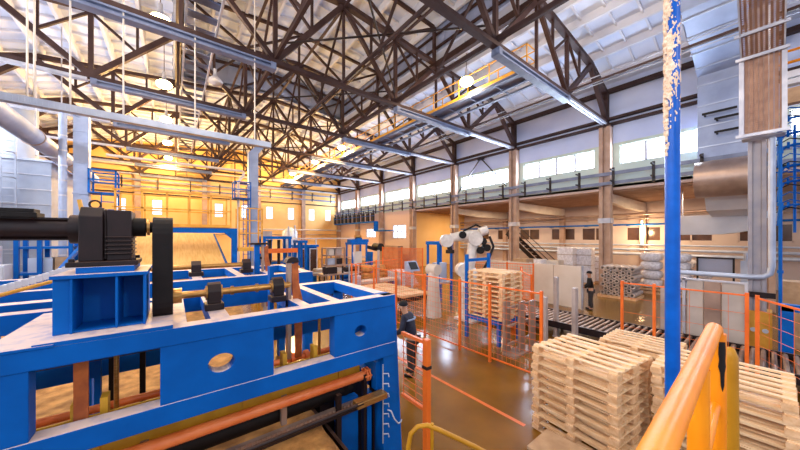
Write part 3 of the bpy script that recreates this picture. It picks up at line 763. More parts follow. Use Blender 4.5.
t = Thing('guard_rail', 'thick orange tubular guard rail end in the right foreground', 'railing', (1.28, .1, 1.9))
b = MB(); b.path([(-.6, .066, 3.005), (1.235, .1, 3.005), (1.252, .1, 3.001), (1.262, .1, 2.992), (1.266, .1, 2.97)], .0168, 32); t.part('top_rail', b, 'orange2')
b = MB(); b.tube((.87, .093, 1.9), (.87, .093, 2.995), .0175, 28); t.part('post', b, 'orange2')
b = MB(); b.tube((1.272, .1, 1.9), (1.272, .1, 2.985), .0225, 28); t.part('post', b, 'orange2')
b = MB(); b.tube((-.6, .066, 2.775), (1.262, .1, 2.775), .012, 20); t.part('mid_rail', b, 'orange2')
b = MB()
# chipped paint: a thin patch hugging the post
vs = []
for i in range(9):
    z = 2.965-.018*i; hw = [.6, .75, .8, .7, .75, .55, .4, .3, .1][i]+R.uniform(-.08, .08)
    for j in range(6):
        a = -PI*.77+hw*(j/5-.5)*1.1; vs.append((1.272+.0232*math.cos(a), .1+.0232*math.sin(a), z))
b.add(vs, [(i*6+j, i*6+j+1, (i+1)*6+j+1, (i+1)*6+j) for i in range(8) for j in range(5)])
t.part('worn_patch', b, 'black', label='bare dark patch in the paint')
t = Thing('toe_post', 'mustard yellow round-topped post right behind the orange guard rail end', 'post', (1.45, .08, 1.9))
b = MB(); b.path([(1.45, .08, 1.9), (1.44, .08, 2.84), (1.438, .08, 2.88), (1.437, .08, 2.905), (1.436, .08, 2.91)], [.024, .018, .018, .01, .002], 24); t.part('shaft', b, 'olive')
# platform the camera stands on
b = MB(); b.box(-2.5, 1.6, -2.6, .2, 1.82, 1.9)
for x in (-2.4, 1.4): b.box(x, x+.12, .0, .12, 0, 1.82); b.box(x, x+.12, -2.5, -2.38, 0, 1.82)
single('viewing_platform', b, 'dark', 'steel platform that carries the orange guard rail', 'platform', (0, 0, 0))
t = Thing('stair_handrail', 'thin mustard yellow bent handrail at the bottom centre', 'handrail', (1.8, 1.95, 0))
b = MB(); b.path([(1.66, 2.0, 0), (1.66, 2.0, 1.38), (1.68, 1.99, 1.50), (1.735, 1.96, 1.56), (1.82, 1.92, 1.56), (1.92, 1.86, 1.505), (2.2, 1.68, 1.33), (2.75, 1.35, .93), (2.9, 1.25, .9), (2.9, 1.25, 0)], .021, 16); t.part('tube', b, 'olive')
b = MB(); b.tube((1.86, 1.9, 0), (1.86, 1.9, 1.57), .016, 12); t.part('post', b, 'olive')

# wire guard panel beside the press
t = Thing('wire_guard', 'orange post and horizontal wires beside the press corner, person behind', 'fence', (2.48, 2.6, 0), 'wire guards')
b = MB(); b.box(2.41, 2.48, 2.55, 2.63, 0, 2.02); t.part('post', b, 'orange', .004)
for z in (1.95, 1.12): b = MB(); b.box(2.43, 2.47, 2.63, 3.08, z, z+.04); t.part('frame_rail', b, 'orange')
b = MB()
for k in range(9): b.tube((2.45, 2.63, 1.2+.085*k), (2.45, 3.08, 1.2+.085*k), .0045, 6)
for k in range(2): b.tube((2.45, 2.8+.25*k, 1.13), (2.45, 2.8+.25*k, 1.97), .004, 6)
t.part('wires', b, 'orange')
b = MB(); b.box(2.405, 2.485, 2.545, 2.635, 1.66, 1.7); t.part('clamp', b, 'dark')
# ================================================================== overhead walkways, ducts, trays
t = Thing('slatted_catwalk', 'long pale slatted catwalk running under the roof at upper left', 'catwalk', (.75, 5, 10.5))
for x in (.3, 1.18): b = MB(); b.box(x, x+.06, 3, 41.8, 10.38, 10.5); t.part('side_rail', b, 'pale')
for k in range(47):
    b = MB(); y = 3.2+.82*k; b.prism([(y, 10.5), (y+.42, 10.56), (y+.42, 10.6), (y, 10.54)], 'x', .36, 1.18); t.part('slat', b, 'slatm')
t = Thing('service_walkway', 'yellow-railed service walkway on grey girders high along the hall', 'walkway', (12, 24, 10.3))
for x in (11.8, 12.55, 13.15): b = MB(); b.box(x-.07, x+.07, 6.3, 41.8, 10.29, 10.31); b.box(x-.015, x+.015, 6.3, 41.8, 10.31, 10.36); b.box(x-.07, x+.07, 6.3, 41.8, 10.36, 10.38); t.part('girder', b, 'beam')
for k in range(24): b = MB(); y = 6.4+1.5*k; b.box(11.8, 13.15, y, y+.08, 10.31, 10.36); t.part('cross_tie', b, 'beam')
b = MB(); b.box(11.72, 12.5, 6.3, 41.8, 10.38, 10.41); t.part('deck', b, 'beam')
b = MB()
for x in (11.72, 12.46): b.box(x, x+.03, 6.3, 41.8, 10.41, 10.56)
t.part('toe_board', b, 'yellow')
b = MB()
for x in (11.74, 12.48):
    for z in (10.92, 11.42): b.box(x-.02, x+.02, 6.3, 41.8, z-.02, z+.02)
b.box(11.72, 12.5, 6.3, 6.34, 10.9, 10.94); b.box(11.72, 12.5, 6.3, 6.34, 11.4, 11.44)
t.part('handrail', b, 'yellow')
for k in range(20):
    y = 6.32+1.85*k
    for x in (11.74, 12.48): b = MB(); b.box(x-.02, x+.02, y-.02, y+.02, 10.41, 11.42); t.part('railing_post', b, 'yellow')

t = Thing('cable_tray', 'grey perforated cable tray hung across the upper left on thin rods', 'cable tray', (-1, 12, 6.8))
b = MB(); b.box(-5, 3.0, 11.95, 12.15, 6.74, 6.76); b.box(-5, 3.0, 11.94, 11.96, 6.74, 6.94); b.box(-5, 3.0, 12.14, 12.16, 6.74, 6.94)
for k in range(78): b.box(-4.98+k*.1, -4.93+k*.1, 11.93, 11.94, 6.78, 6.9)
t.part('tray', b, 'galv')
for x in (-3.02, -2.9, -2.26, -1.18, .59, 2.44):
    b = MB(); b.tube((x, 12.05, 6.76), (x, 12.05, rh(x)+.3 if x < .2 else 13.9), .022, 8); t.part('hanger_rod', b, 'cream')
t = Thing('exhaust_duct', 'big round steel duct slanting away at the far upper left', 'duct', (-4.4, 18, 7))
b = MB(); b.tube((-4.4, 6, 7.27), (-4.4, 29, 7.27), .34, 32); t.part('pipe', b, 'ductm')
for y in (9.3, 13.6, 18, 22.5): b = MB(); b.ring((-4.4, y, 7.27), (-4.4, y+.06, 7.27), .37, .33, 32); t.part('joint_band', b, 'galvw')
for y in (11, 20): b = MB(); b.box(-4.8, -4.76, y, y+.04, 6.85, 12.9); b.box(-4.04, -4.0, y, y+.04, 6.85, 12.9); b.box(-4.8, -4.0, y, y+.04, 6.85, 6.9); t.part('hanger', b, 'pale')
t = Thing('vertical_duct', 'tall rectangular galvanised duct standing at the left, blue cage beside it', 'duct', (-3.3, 19.3, 0))
b = MB(); b.box(-3.5, -3.02, 19.1, 19.6, 0, 8.9)
for k in range(6): b.box(-3.53, -3.05, 19.07, 19.63, 1.4*k+1, 1.4*k+1.05)
t.part('shaft', b, 'ductm')
t = Thing('vent_pipe', 'ribbed steel vent pipe with a hooked top next to the rectangular duct', 'pipe', (-3.72, 19.0, 0))
b = MB(); b.path([(-3.78, 19.0, 0), (-3.78, 19.0, 8.55), (-3.75, 19.0, 8.75), (-3.66, 19.0, 8.88), (-3.52, 19.05, 8.9), (-3.3, 19.2, 8.7)], .13, 16); t.part('pipe', b, 'ductm')
for k in range(12): b = MB(); b.ring((-3.78, 19.0, .5+.65*k), (-3.78, 19.0, .56+.65*k), .145, .12, 16); t.part('clip', b, 'pale')
t = Thing('vertical_duct', 'slim grey rectangular duct rising in the middle distance behind a blue cage', 'duct', (4.75, 24.2, 0))
b = MB(); b.box(4.45, 5.1, 24.0, 24.5, 0, 9.6)
for k in range(6): b.box(4.42, 5.13, 23.97, 24.53, 1.5*k+1, 1.5*k+1.05)
t.part('shaft', b, 'ductm'); b = MB(); b.prism([(4.45, 9.6), (5.1, 9.6), (5.5, 10.1), (5.1, 10.35)], 'y', 24.05, 24.45); t.part('top_bend', b, 'ductm')
b = MB(); b.path([(-3.0, 23.3, 7.95), (3.9, 23.3, 7.98), (4.0, 23.3, 7.93), (3.98, 23.3, 7.7), (3.7, 23.3, 7.3), (3.65, 23.3, 7.1), (3.65, 23.3, 0)], .085, 14)
single('process_pipe', b, 'cream', 'pale pipe crossing behind the trusses then dropping through the far blue cage', 'pipe', (0, 23.3, 0))
def cage(x0, x1, y0, y1, z0, z1, lab):
    t = Thing('ladder_cage', lab, 'platform', ((x0+x1)/2, (y0+y1)/2, 0), 'blue service cages')
    b = MB(); b.box(x0, x1, y0, y1, z0-.05, z0)
    t.part('floor_plate', b, 'blue2')
    b = MB()
    for z in (z0+.55, z1):
        b.box(x0, x1, y0, y0+.05, z-.03, z+.03); b.box(x0, x1, y1-.05, y1, z-.03, z+.03); b.box(x0, x0+.05, y0, y1, z-.03, z+.03); b.box(x1-.05, x1, y0, y1, z-.03, z+.03)
    t.part('hoops', b, 'blue2')
    for x in (x0, x1-.07):
        for y in (y0, y1-.07): b = MB(); b.box(x, x+.07, y, y+.07, 0 if x > x0 else z0, z1); t.part('post', b, 'blue2')
    b = MB()
    for k in range(int(z0/.35)): b.box(x1-.5, x1-.07, y0, y0+.04, .3+.35*k, .34+.35*k)
    b.box(x1-.52, x1-.48, y0, y0+.05, 0, z0); t.part('ladder', b, 'blue2')
cage(-2.98, -2.05, 18.6, 19.6, 5.3, 6.3, 'blue service cage on posts beside the tall left duct')
cage(3.3, 4.35, 22.6, 23.6, 6.0, 7.1, 'blue service cage on posts in front of the slim grey duct')

# left background: white enclosure, tank, ladder
t = Thing('panel_enclosure', 'white panelled enclosure at the far left under the round duct', 'enclosure', (-6.7, 25, 0))
b = MB(); b.box(-8.5, -4.95, 22.9, 28, 0, 7.1); t.part('body', b, 'encl')
for k in range(9):
    b = MB(); b.box(-8.5, -4.93, 22.86, 22.9, .75*k+.4, .75*k+.44); t.part('panel_seam', b, 'pale')
b = MB(); b.box(-8.5, -4.9, 22.8, 28, 7.1, 7.2); t.part('roof_edge', b, 'galv')
t = Thing('access_ladder', 'white caged ladder on the far left enclosure', 'ladder', (-6.3, 22.6, 0))
b = MB()
for x in (-6.5, -6.05): b.box(x, x+.06, 22.55, 22.6, 0, 8.2)
for k in range(24): b.box(-6.5, -6.0, 22.56, 22.6, .3+.33*k, .34+.33*k)
for k in range(5): b.path([(-6.5, 22.5, 2.5+1.2*k), (-6.5, 22.2, 2.5+1.2*k), (-6.25, 22.05, 2.5+1.2*k), (-6.0, 22.2, 2.5+1.2*k), (-6.0, 22.5, 2.5+1.2*k)], .025, 6)
t.part('rungs_and_stiles', b, 'encl')
t = Thing('storage_tank', 'pale round tank standing on top of the white enclosure', 'tank', (-6.8, 25.9, 7.2))
b = MB(); b.tube((-6.8, 25.9, 7.2), (-6.8, 25.9, 10.6), .72, 32); b.path([(-6.8, 25.9, 10.6), (-6.8, 25.9, 10.85), (-6.8, 25.9, 11)], [.72, .5, .05], 32); t.part('shell', b, 'encl')
t = Thing('equipment_rack', 'blue post rack with shelves seen under the black motor at far left', 'rack', (-3.2, 14, 0))
for x in (-3.75, -3.3, -2.65):
    for y in (13.9, 14.6): b = MB(); b.box(x, x+.1, y, y+.1, 0, 3.5); t.part('post', b, 'blue2')
for z in (1.2, 2.1, 2.9): b = MB(); b.box(-3.75, -2.55, 13.92, 14.66, z, z+.07); t.part('shelf', b, 'blue2')
for i, (x, z, w_) in enumerate(((-3.6, 1.27, .4), (-3.1, 1.27, .45), (-3.5, 2.17, .5), (-2.95, 2.17, .3))):
    b = MB(); b.box(x, x+w_, 14.0, 14.4, z, z+.45); single('parts_box', b, ('card', 'white', 'galv', 'card')[i], ['brown box low on the blue rack, left side', 'white box low on the blue rack, right side', 'grey box on the middle shelf of the blue rack', 'small brown box on the middle shelf of the blue rack'][i], 'box', (x, 14.1, z))
for i, (x, y, w_, h) in enumerate(((-4.6, 13.6, .6, 3.0), (-3.9, 12.8, .3, 2.5))):
    t = Thing('control_cabinet', ['tall white control cabinet at the left edge under the motor', 'narrow white control cabinet beside the blue rack'][i], 'cabinet', (x, y, 0))
    b = MB(); b.box(x, x+w_, y, y+.5, 0, h); t.part('body', b, 'white', .01); b = MB(); b.box(x+.03, x+w_-.03, y-.02, y, .1, h-.05); t.part('door', b, 'white'); b = MB(); b.box(x+w_-.1, x+w_-.07, y-.04, y-.02, 1.5, 1.7); t.part('handle', b, 'dark')

# yellow platform with blue portal over the ramp
t = Thing('yellow_platform', 'yellow railed platform on a blue portal over the golden sheet', 'platform', (-.2, 13, 0))
b = MB(); b.box(-1.5, 1.75, 12.6, 13.8, 3.62, 3.72); t.part('deck', b, 'yellow')
b = MB(); b.box(-1.7, 1.95, 12.65, 12.85, 3.42, 3.6); b.prism([(1.77, 3.2), (1.95, 3.1), (1.95, 3.45), (1.5, 3.45)], 'y', 12.68, 12.82); t.part('portal_beam', b, 'blue2')
for x in (-1.7, 1.77): b = MB(); b.box(x, x+.18, 12.66, 12.84, 0, 3.44); t.part('portal_leg', b, 'blue2')
for k in range(6):
    x = -1.45+.63*k
    for y in (12.62, 13.76): b = MB(); b.box(x, x+.05, y, y+.04, 3.72, 4.78); t.part('railing_post', b, 'yellow')
b = MB()
for y in (12.62, 13.76):
    for z in (4.2, 4.75): b.box(-1.5, 1.75, y, y+.04, z, z+.05)
t.part('railing', b, 'yellow')
t = Thing('yellow_cage', 'small yellow railed landing hanging right of the golden sheet', 'platform', (2.3, 13, 0))
b = MB(); b.box(1.98, 2.85, 12.6, 13.3, 2.72, 2.86); t.part('deck', b, 'yellow')
for x in (1.98, 2.35, 2.8):
    for y in (12.6, 13.25): b = MB(); b.box(x, x+.05, y, y+.05, 2.86 if x < 2.8 else 0, 4.4); t.part('post', b, 'yellow')
for z in (3.4, 3.9, 4.38):
    b = MB(); b.box(1.98, 2.85, 12.6, 12.64, z, z+.04); b.box(2.81, 2.85, 12.6, 13.3, z, z+.04); t.part('railing_bar', b, 'yellow')
b = MB(); b.box(2.9, 3.12, 12.9, 13.15, 0, 2.6); single('grey_post', b, 'greyp', 'grey square post under the yellow landing', 'post', (3, 13, 0))

# end wall fittings
e0 = None
for i, x in enumerate((-3.0, 3.0, 9.0, 15.0)):
    lab = 'tan concrete column against the end wall, %s from the left' % ('first', 'second', 'third', 'fourth')[i]
    b = MB(); b.box(x-.25, x+.25, 41.9, 42.38, 0, 10)
    if e0 is None: e0 = single('end_column', b, 'conc', lab, 'column', (x, 42.1, 0), 'end wall columns')
    else: q = e0.copy(); COL.objects.link(q); q.location = (x, 42.1, 0); q['label'] = lab
def rail_band(name, lab, along, fixed, a, c, z0, z1, step, m='beam'):
    t = Thing(name, lab, 'pipe rack', (fixed if along == 'y' else a, a if along == 'y' else fixed, z0))
    def bx(b, u0, u1, v0, v1, za, zb):
        return b.box(v0, v1, u0, u1, za, zb) if along == 'y' else b.box(u0, u1, v0, v1, za, zb)
    for z in (z0, z1):
        b = MB(); bx(b, a, c, fixed-.06, fixed+.06, z-.09, z+.09); t.part('rail', b, m)
    k = 0
    s = -1
    while a+.9+k*step < c and k < 60:
        u = a+.9+k*step; b = MB(); bx(b, u-.06, u+.06, fixed-.14, fixed-.06, z0-.22, z1+.3)
        bx(b, u-.04, u+.04, fixed-.6, fixed-.1, z0+.02, z0+.09); bx(b, u-.04, u+.04, fixed-.6, fixed-.1, z1+.1, z1+.17)
        bx(b, u-.05, u+.05, fixed, fixed+.35, z0-.03, z0+.03); t.part('bracket', b, 'dark'); k += 1
    return t
rail_band('pipe_rack', 'grey double rail with dark brackets along the right wall under the windows', 'y', 20.12, -6, 42, 6.42, 6.98, 1.78)
rail_band('pipe_rack', 'grey double rail with dark brackets high along the end wall', 'x', 41.6, -8, 19.8, 8.7, 9.4, 2.9)
for i, (z, r_) in enumerate(((4.3, .1), (3.6, .06), (10.9, .12))):
    b = MB(); b.tube((-8.3, 41.5, z), (20, 41.5, z), r_, 10); single('wall_pipe', b, ('cream', 'galvw', 'cream')[i], ['thick pale pipe low along the end wall', 'thin brown pipe lowest along the end wall', 'pale pipe high on the end wall above the brackets'][i], 'pipe', (0, 41.5, z))
t = Thing('wall_gallery', 'blue-railed gallery with dark boxes at the far end of the right wall', 'gallery', (20.2, 35, 5.2))
b = MB(); b.box(19.6, 20.2, 30.3, 41.5, 5.1, 5.25); t.part('deck', b, 'blue2')
b = MB(); b.box(19.6, 19.66, 30.3, 41.5, 6.6, 6.68); b.box(19.6, 19.66, 30.3, 41.5, 5.9, 5.96); t.part('handrail', b, 'blue2')
for k in range(10): b = MB(); y = 30.4+1.2*k; b.box(19.6, 19.68, y, y+.1, 5.25, 6.68); b.box(19.75, 19.98, y+.3, y+.8, 5.3, 6.3); t.part('box_panel', b, 'dark')
b = MB(); b.box(19.6, 20.2, 30.2, 30.35, 4.0, 5.2); b.box(19.6, 20.2, 27, 30.3, 3.95, 4.1); t.part('lower_deck', b, 'blue2')

# light conduits under the right roof slope
for i, (x, z) in enumerate(((18.1, 11.55), (17.6, 11.75))):
    b = MB(); b.tube((x, -5, z), (x, 41.8, z), .028, 8); single('roof_conduit', b, 'pale', ['lower thin pale conduit running the length of the right roof slope', 'upper thin pale conduit running the length of the right roof slope'][i], 'conduit', (x, 18, z))

# ================================================================== right side: duct, brown tray, column, pipes
t = Thing('supply_duct', 'huge bent sheet-metal duct coming down the right wall behind the brown tray', 'duct', (20, 1.4, 5))
b = MB(); b.prism([(20.85, 6.8), (20.25, 6.8), (20.25, 11.1), (16.0, 12.25), (16.0, 12.75), (20.85, 12.1)], 'y', .5, 2.2); t.part('shell', b, 'ductm', .02)
for z in (7.6, 8.6, 9.6, 10.6): b = MB(); b.box(20.21, 20.25, .5, 2.23, z, z+.05); t.part('joint_flange', b, 'galv')
for k in range(4):
    x = 19.6-1.05*k; z = 11.1+(20.25-x)*.2706; b = MB(); b.box(x, x+.06, .4, 2.25, z-.05, z+.02); t.part('joint_flange', b, 'galv')
b = MB(); b.path([(20.0, .5, 6.0), (20.0, 2.22, 6.0)], .85, 40); b.box(19.9, 20.8, .5, 2.2, 6.0, 6.85); t.part('drum_elbow', b, 'galvw', label='brownish rounded drum at the foot')
b = MB(); b.prism([(20.6, 5.3), (21.4, 4.6), (24, 4.35), (24, 5.2), (20.9, 5.9)], 'y', .5, 2.0); t.part('branch', b, 'white')
for i, (z, y0, y1) in enumerate(((9.05, .9, 2.0), (8.72, .75, 1.6), (8.1, .7, 1.6))):
    b = MB(); b.box(19.8, 19.88, y0, y1, z, z+.09); b.box(19.88, 20.2, y1-.1, y1-.04, z, z+.08)
    single('support_arm', b, 'black', ['top one of three black support bars on the sheet-metal duct', 'middle one of three black support bars on the sheet-metal duct', 'lowest one of three black support bars on the sheet-metal duct'][i], 'bar', (19.8, 1.3, z), 'black duct support bars')
t = Thing('perforated_tray', 'brown perforated tray bent overhead in front of the right duct', 'tray', (12.6, .13, 6))
def tray(p, q, nm):
    b = MB(); p, q = Vector(p), Vector(q); d = q-p; L_ = d.length; d.normalize(); nrm = Vector((d.z, 0, -d.x))
    y0, y1 = -.226, .487
    for k in range(9):      # long strips, joined by short bridges, leave slots between them
        a = y0+k*(y1-y0-.03)/8; o1 = p+Vector((0, a, 0)); o2 = q+Vector((0, a, 0)); wd_ = .045 if nm == 'upper_panel' else .066
        b.add([o1, o1+Vector((0, wd_, 0)), o2+Vector((0, wd_, 0)), o2, o1+nrm*.02, o1+Vector((0, wd_, 0))+nrm*.02, o2+Vector((0, wd_, 0))+nrm*.02, o2+nrm*.02], [(0, 1, 2, 3), (7, 6, 5, 4), (0, 4, 5, 1), (1, 5, 6, 2), (2, 6, 7, 3), (3, 7, 4, 0)])
    m_ = int(L_/.055)
    for k in range(m_):
        e = p+d*(k*L_/m_)-nrm*(.006 if nm == 'lower_panel' else 0)
        b.add([e+Vector((0, y0, 0)), e+Vector((0, y1, 0)), e+d*.028+Vector((0, y1, 0)), e+d*.028+Vector((0, y0, 0)), e+nrm*.012+Vector((0, y0, 0)), e+nrm*.012+Vector((0, y1, 0)), e+d*.028+nrm*.012+Vector((0, y1, 0)), e+d*.028+nrm*.012+Vector((0, y0, 0))], [(0, 1, 2, 3), (7, 6, 5, 4), (0, 4, 5, 1), (1, 5, 6, 2), (2, 6, 7, 3), (3, 7, 4, 0)])
    t.part(nm, b, 'mesh')
    for y in (y0-.02, y1):
        b = MB(); b.bar(p+Vector((-.03, y+.01, 0)), q+Vector((-.03, y+.01, 0)), .03, .09); t.part('edge_strip', b, 'pale')
tray((12.6, 0, 6.08), (12.6, 0, 8.2), 'lower_panel'); tray((12.6, 0, 8.2), (10.6, 0, 9.8), 'upper_panel')
for (x, z) in ((12.55, 6.08), (12.5, 8.2), (12.0, 8.65), (11.2, 9.3)): b = MB(); b.box(x-.05, x, -.32, .6, z-.04, z+.04); t.part('cross_bar', b, 'pale')
b = MB(); b.box(12.7, 13.1, -.25, .5, 6.02, 6.06); t.part('bottom_plate', b, 'pale')
t = Thing('pillar', 'grey steel pillar with yellow base standing under the brown tray', 'column', (13.4, .16, 0))
b = MB(); b.box(13.2, 13.7, .06, .15, 0, 9.9); b.box(13.2, 13.7, .31, .4, 0, 9.9); b.box(13.24, 13.66, .15, .31, 0, 9.9); t.part('shaft', b, 'shaftm', .01)
b = MB(); b.box(13.12, 13.78, -.04, .42, 0, 1.15); t.part('yellow_guard', b, 'yellow', label='yellow painted base')
for y in (.08, .3): b = MB(); b.tube((13.1, y, .62), (13.12, y, .62), .06, 16); t.part('reflector', b, 'white')
b = MB(); b.box(13.1, 13.16, -.1, .5, 1.55, 1.7); t.part('strap', b, 'dark')
b = MB(); b.path([(13.0, -.03, 9.7), (13.0, -.03, 2.45), (13.0, .0, 2.25), (13.0, .12, 2.15), (13.0, .35, 2.13), (12.9, 2.1, 2.13)], .07, 18); b.box(12.86, 12.94, 1.96, 2.04, 0, 2.1); single('steam_pipe', b, 'galv', 'shiny pipe running down beside the grey pillar then bending left', 'pipe', (13, 0, 2))
b = MB(); b.tube((12.8, -.17, 0), (12.8, -.17, 5.9), .035, 12)
for z in (2.3, 4.1, 5.5): b.tube((12.8, -.17, z), (12.8, -.17, z+.08), .055, 12)
single('blue_riser', b, 'blue2', 'thin blue vertical pipe right of the grey pillar', 'pipe', (12.8, -.3, 0))
for i, (z, r_) in enumerate(((8.6, .035), (8.27, .04))):
    b = MB(); b.tube((13.9, -4, z), (13.9, -.1, z), r_, 12); single('orange_pipe', b, 'orange2', ['upper orange pipe at the top right edge', 'lower orange pipe at the top right edge'][i], 'pipe', (13.9, -2, z))
b = MB(); b.box(14.6, 14.9, -4, -.2, 7.3, 7.75); single('duct_beam', b, 'card', 'tan boxed beam at the right edge below the orange pipes', 'beam', (14.7, -2, 7.3))
b = MB(); b.box(14.7, 15.0, -4, -.2, 7.9, 8.05); b.box(14.7, 15.0, -4, -.2, 8.1, 8.3); single('panel_strip', b, 'white', 'white and grey strip at the right edge under the orange pipes', 'panel', (14.7, -2, 7.9))
t = Thing('valve_manifold', 'tangle of bright blue pipes and valves at the right edge', 'pipework', (14.2, -.8, 4))
for k, (z, x) in enumerate(((6.7, 14.0), (6.3, 14.2), (5.9, 13.9), (5.35, 14.1), (4.9, 14.2), (4.2, 14.0))):
    b = MB(); b.path([(x, -3, z), (x, -.4, z), (x, -.25, z-.05), (x, -.17, z-.2), (x, -.15, z-.6)], .035, 12); p_ = t.part('pipe', b, 'blue2')
    for y in (-.3, -.55): b = MB(); b.tube((x, y, z), (x, y-.05, z), .1, 14); t.part('flange', b, 'blue2', sub=p_)
for y, x in ((-.2, 14.35), (-.45, 14.5), (-.65, 13.9)):
    b = MB(); b.tube((x, y, 3.4), (x, y, 6.6), .03, 12); t.part('riser', b, 'blue2')
    b = MB(); b.path([(x-.12+.12*math.cos(a), y+.12*math.sin(a), 5.2) for a in [i*PI/8 for i in range(17)]], .015, 6, cap=False); t.part('hand_wheel', b, 'blue2')
for k in range(14):
    z = 4.0+.22*k; b = MB(); b.path([(14.1, -.12-.02*(k % 3), z), (13.9, -.35, z+.12), (14.2, -1.1, z-.1)], .018, 6); t.part('hose', b, 'black' if k % 3 == 0 else 'blue2')
# grey panels, frame, boxes behind the conveyor
t = Thing('machine_screen', 'row of three tall grey panels behind the roller conveyor at right', 'screen', (12.1, 1, 0))
for i, (a, c) in enumerate(((.42, .83), (.85, 1.17), (1.19, 1.52))):
    b = MB(); b.box(12.05 if i != 1 else 12.0, 12.12, a, c, .12, 2.0); t.part('panel', b, 'screenm' if i != 1 else 'galvw', .005)
b = MB(); b.box(12.0, 12.2, .36, .42, 0, 2.0); b.box(12.0, 12.2, 1.56, 1.62, 0, 2.05); b.box(12.0, 12.2, .36, 1.62, 2.0, 2.04); t.part('frame', b, 'pale')
b = MB(); b.box(12.2, 12.35, 1.8, 1.92, 0, 2.1); b.box(12.2, 12.35, 2.05, 2.15, 0, 1.7); single('frame_post', b, 'greyp', 'grey steel posts left of the three grey panels', 'post', (12.2, 1.9, 0))
t = Thing('blue_stand', 'dark blue steel stand at the right edge behind the conveyor', 'stand', (12.1, -.5, 0))
b = MB(); b.box(11.8, 12.0, -.36, -.16, 0, 1.6); t.part('post', b, 'blue2', .005)
b = MB(); b.box(11.8, 12.0, -1.6, -.16, 1.45, 1.62); t.part('top_beam', b, 'blue2', .005)
b = MB(); b.box(14.3, 15.0, -.75, -.2, 0, 1.95); single('carton', b, 'card', 'tall cardboard carton right of the pillar behind the fence', 'box', (14.6, -.5, 0))
b = MB(); b.box(15.2, 15.9, -1.9, -1.0, 0, 1.7); single('carton', b, 'cream', 'pale carton at the right edge behind the blue stand', 'box', (15.5, -1.4, 0))

# ================================================================== aisle back wall pipes
for i, (z, r_, m_, l) in enumerate(((4.25, .07, 'blue2', 'blue pipe along the back wall of the side aisle'), (4.7, .05, 'galvw', 'thin brown pipe above the blue one in the side aisle'),
        (2.65, .06, 'galv', 'grey pipe just under the dark aisle windows'), (2.3, .09, 'galv', 'thick grey pipe second below the dark aisle windows'), (1.95, .12, 'galv', 'thickest silver pipe lowest on the aisle wall'), (5.05, .1, 'galvw', 'brown pipe close under the aisle ceiling'))):
    b = MB(); b.tube((28.5, -6.5, z), (28.5, 24, z), r_, 12)
    for k in range(10): b.box(28.46, 29.24, -5+3*k, -4.93+3*k, z-r_-.04, z-r_)
    single('aisle_pipe', b, m_, l, 'pipe', (28.5, 9, z))
t = Thing('aisle_duct', 'white half-round duct hood under the aisle ceiling behind the big duct', 'duct', (24, 1.5, 3.3))
pl = [(3.6, 4.5), (3.6, 3.4), (2.2, 3.4)]+[(2.2-2.6*math.sin(a), 4.5-1.1*math.cos(a)) for a in [i*PI/16 for i in range(1, 9)]]
b = MB(); b.prism(pl, 'x', 23.6, 24.6); t.part('hood', b, 'white', .01)
for y in (.6, 3.2): b = MB(); b.box(24, 24.05, y, y+.05, 4.4, 6.2); t.part('hanger', b, 'pale')
# wall board and grey box on aisle wall
b = MB(); b.box(28.2, 28.3, .9, 3.6, .6, 2.0); t = Thing('dark_framed_board', 'dark-framed board above the three grey panels', 'board', (22, 1.8, 1.2))
b = MB(); b.box(22, 22.05, 1.15, 2.35, 1.35, 2.15); t.part('face', b, 'greyblue')
b = MB(); b.box(21.95, 22.08, 1.08, 1.15, 0, 2.22); b.box(21.95, 22.08, 2.35, 2.42, 0, 2.22); b.box(21.95, 22.08, 1.08, 2.42, 2.15, 2.22); t.part('frame', b, 'dark')
b = MB(); b.box(22, 22.3, .55, .9, 0, 2.1); b.tube((22.1, .72, 2.1), (22.1, .72, 2.5), .08, 12); single('grey_cabinet', b, 'galv', 'slim grey cabinet right of the dark-framed board', 'cabinet', (22.1, .7, 0))

# ================================================================== stock in the side aisle
def wrapped(x, y, w_, h, lab, rz=0.1):
    t = Thing('wrapped_load', lab, 'wrapped pallet load', (x, y, 0), 'film wrapped loads')
    b = MB(); b.box(x-w_/2, x+w_/2, y-w_/2, y+w_/2, .14, h, rz); t.part('load', b, 'wrap', .04)
    b = MB(); b.box(x-w_/2-.02, x+w_/2+.02, y-w_/2-.02, y+w_/2+.02, h*.52, h*.52+.06, rz); b.box(x-w_/2-.02, x+w_/2+.02, y-w_/2-.02, y+w_/2+.02, h*.8, h*.8+.05, rz); t.part('strap', b, 'greyp')
    b = MB(); b.box(x-w_/2, x+w_/2, y-w_/2, y+w_/2, 0, .12, rz); t.part('base_pallet', b, 'woodx')
wrapped(21.7, 8.75, 1.0, 2.55, 'tallest film-wrapped load, left of the column by the tube stack')
wrapped(22.7, 8.0, 1.0, 2.5, 'film-wrapped load beside the tallest one near the tube stack')
wrapped(24.2, 7.9, 1.1, 1.9, 'lower film-wrapped load behind the column by the tube stack')
wrapped(19.6, 9.9, 1.1, 1.75, 'short film-wrapped load left of the tall wrapped loads')
# brown cartons on the white barrier's far side
for i, (x, y, s, h, m_) in enumerate(((17.2, 9.3, .9, 1.9, 'card'), (18.3, 9.3, .8, 1.5, 'cream'), (20.0, 8.6, .8, 1.7, 'cream'))):
    b = MB(); b.box(x, x+s, y, y+s, 0, h); single('carton', b, m_, ['brown carton stack behind the left part of the white barrier', 'pale carton stack behind the middle of the white barrier', 'pale carton stack left of the tall wrapped loads'][i], 'box', (x, y, 0), 'cartons behind the barrier')
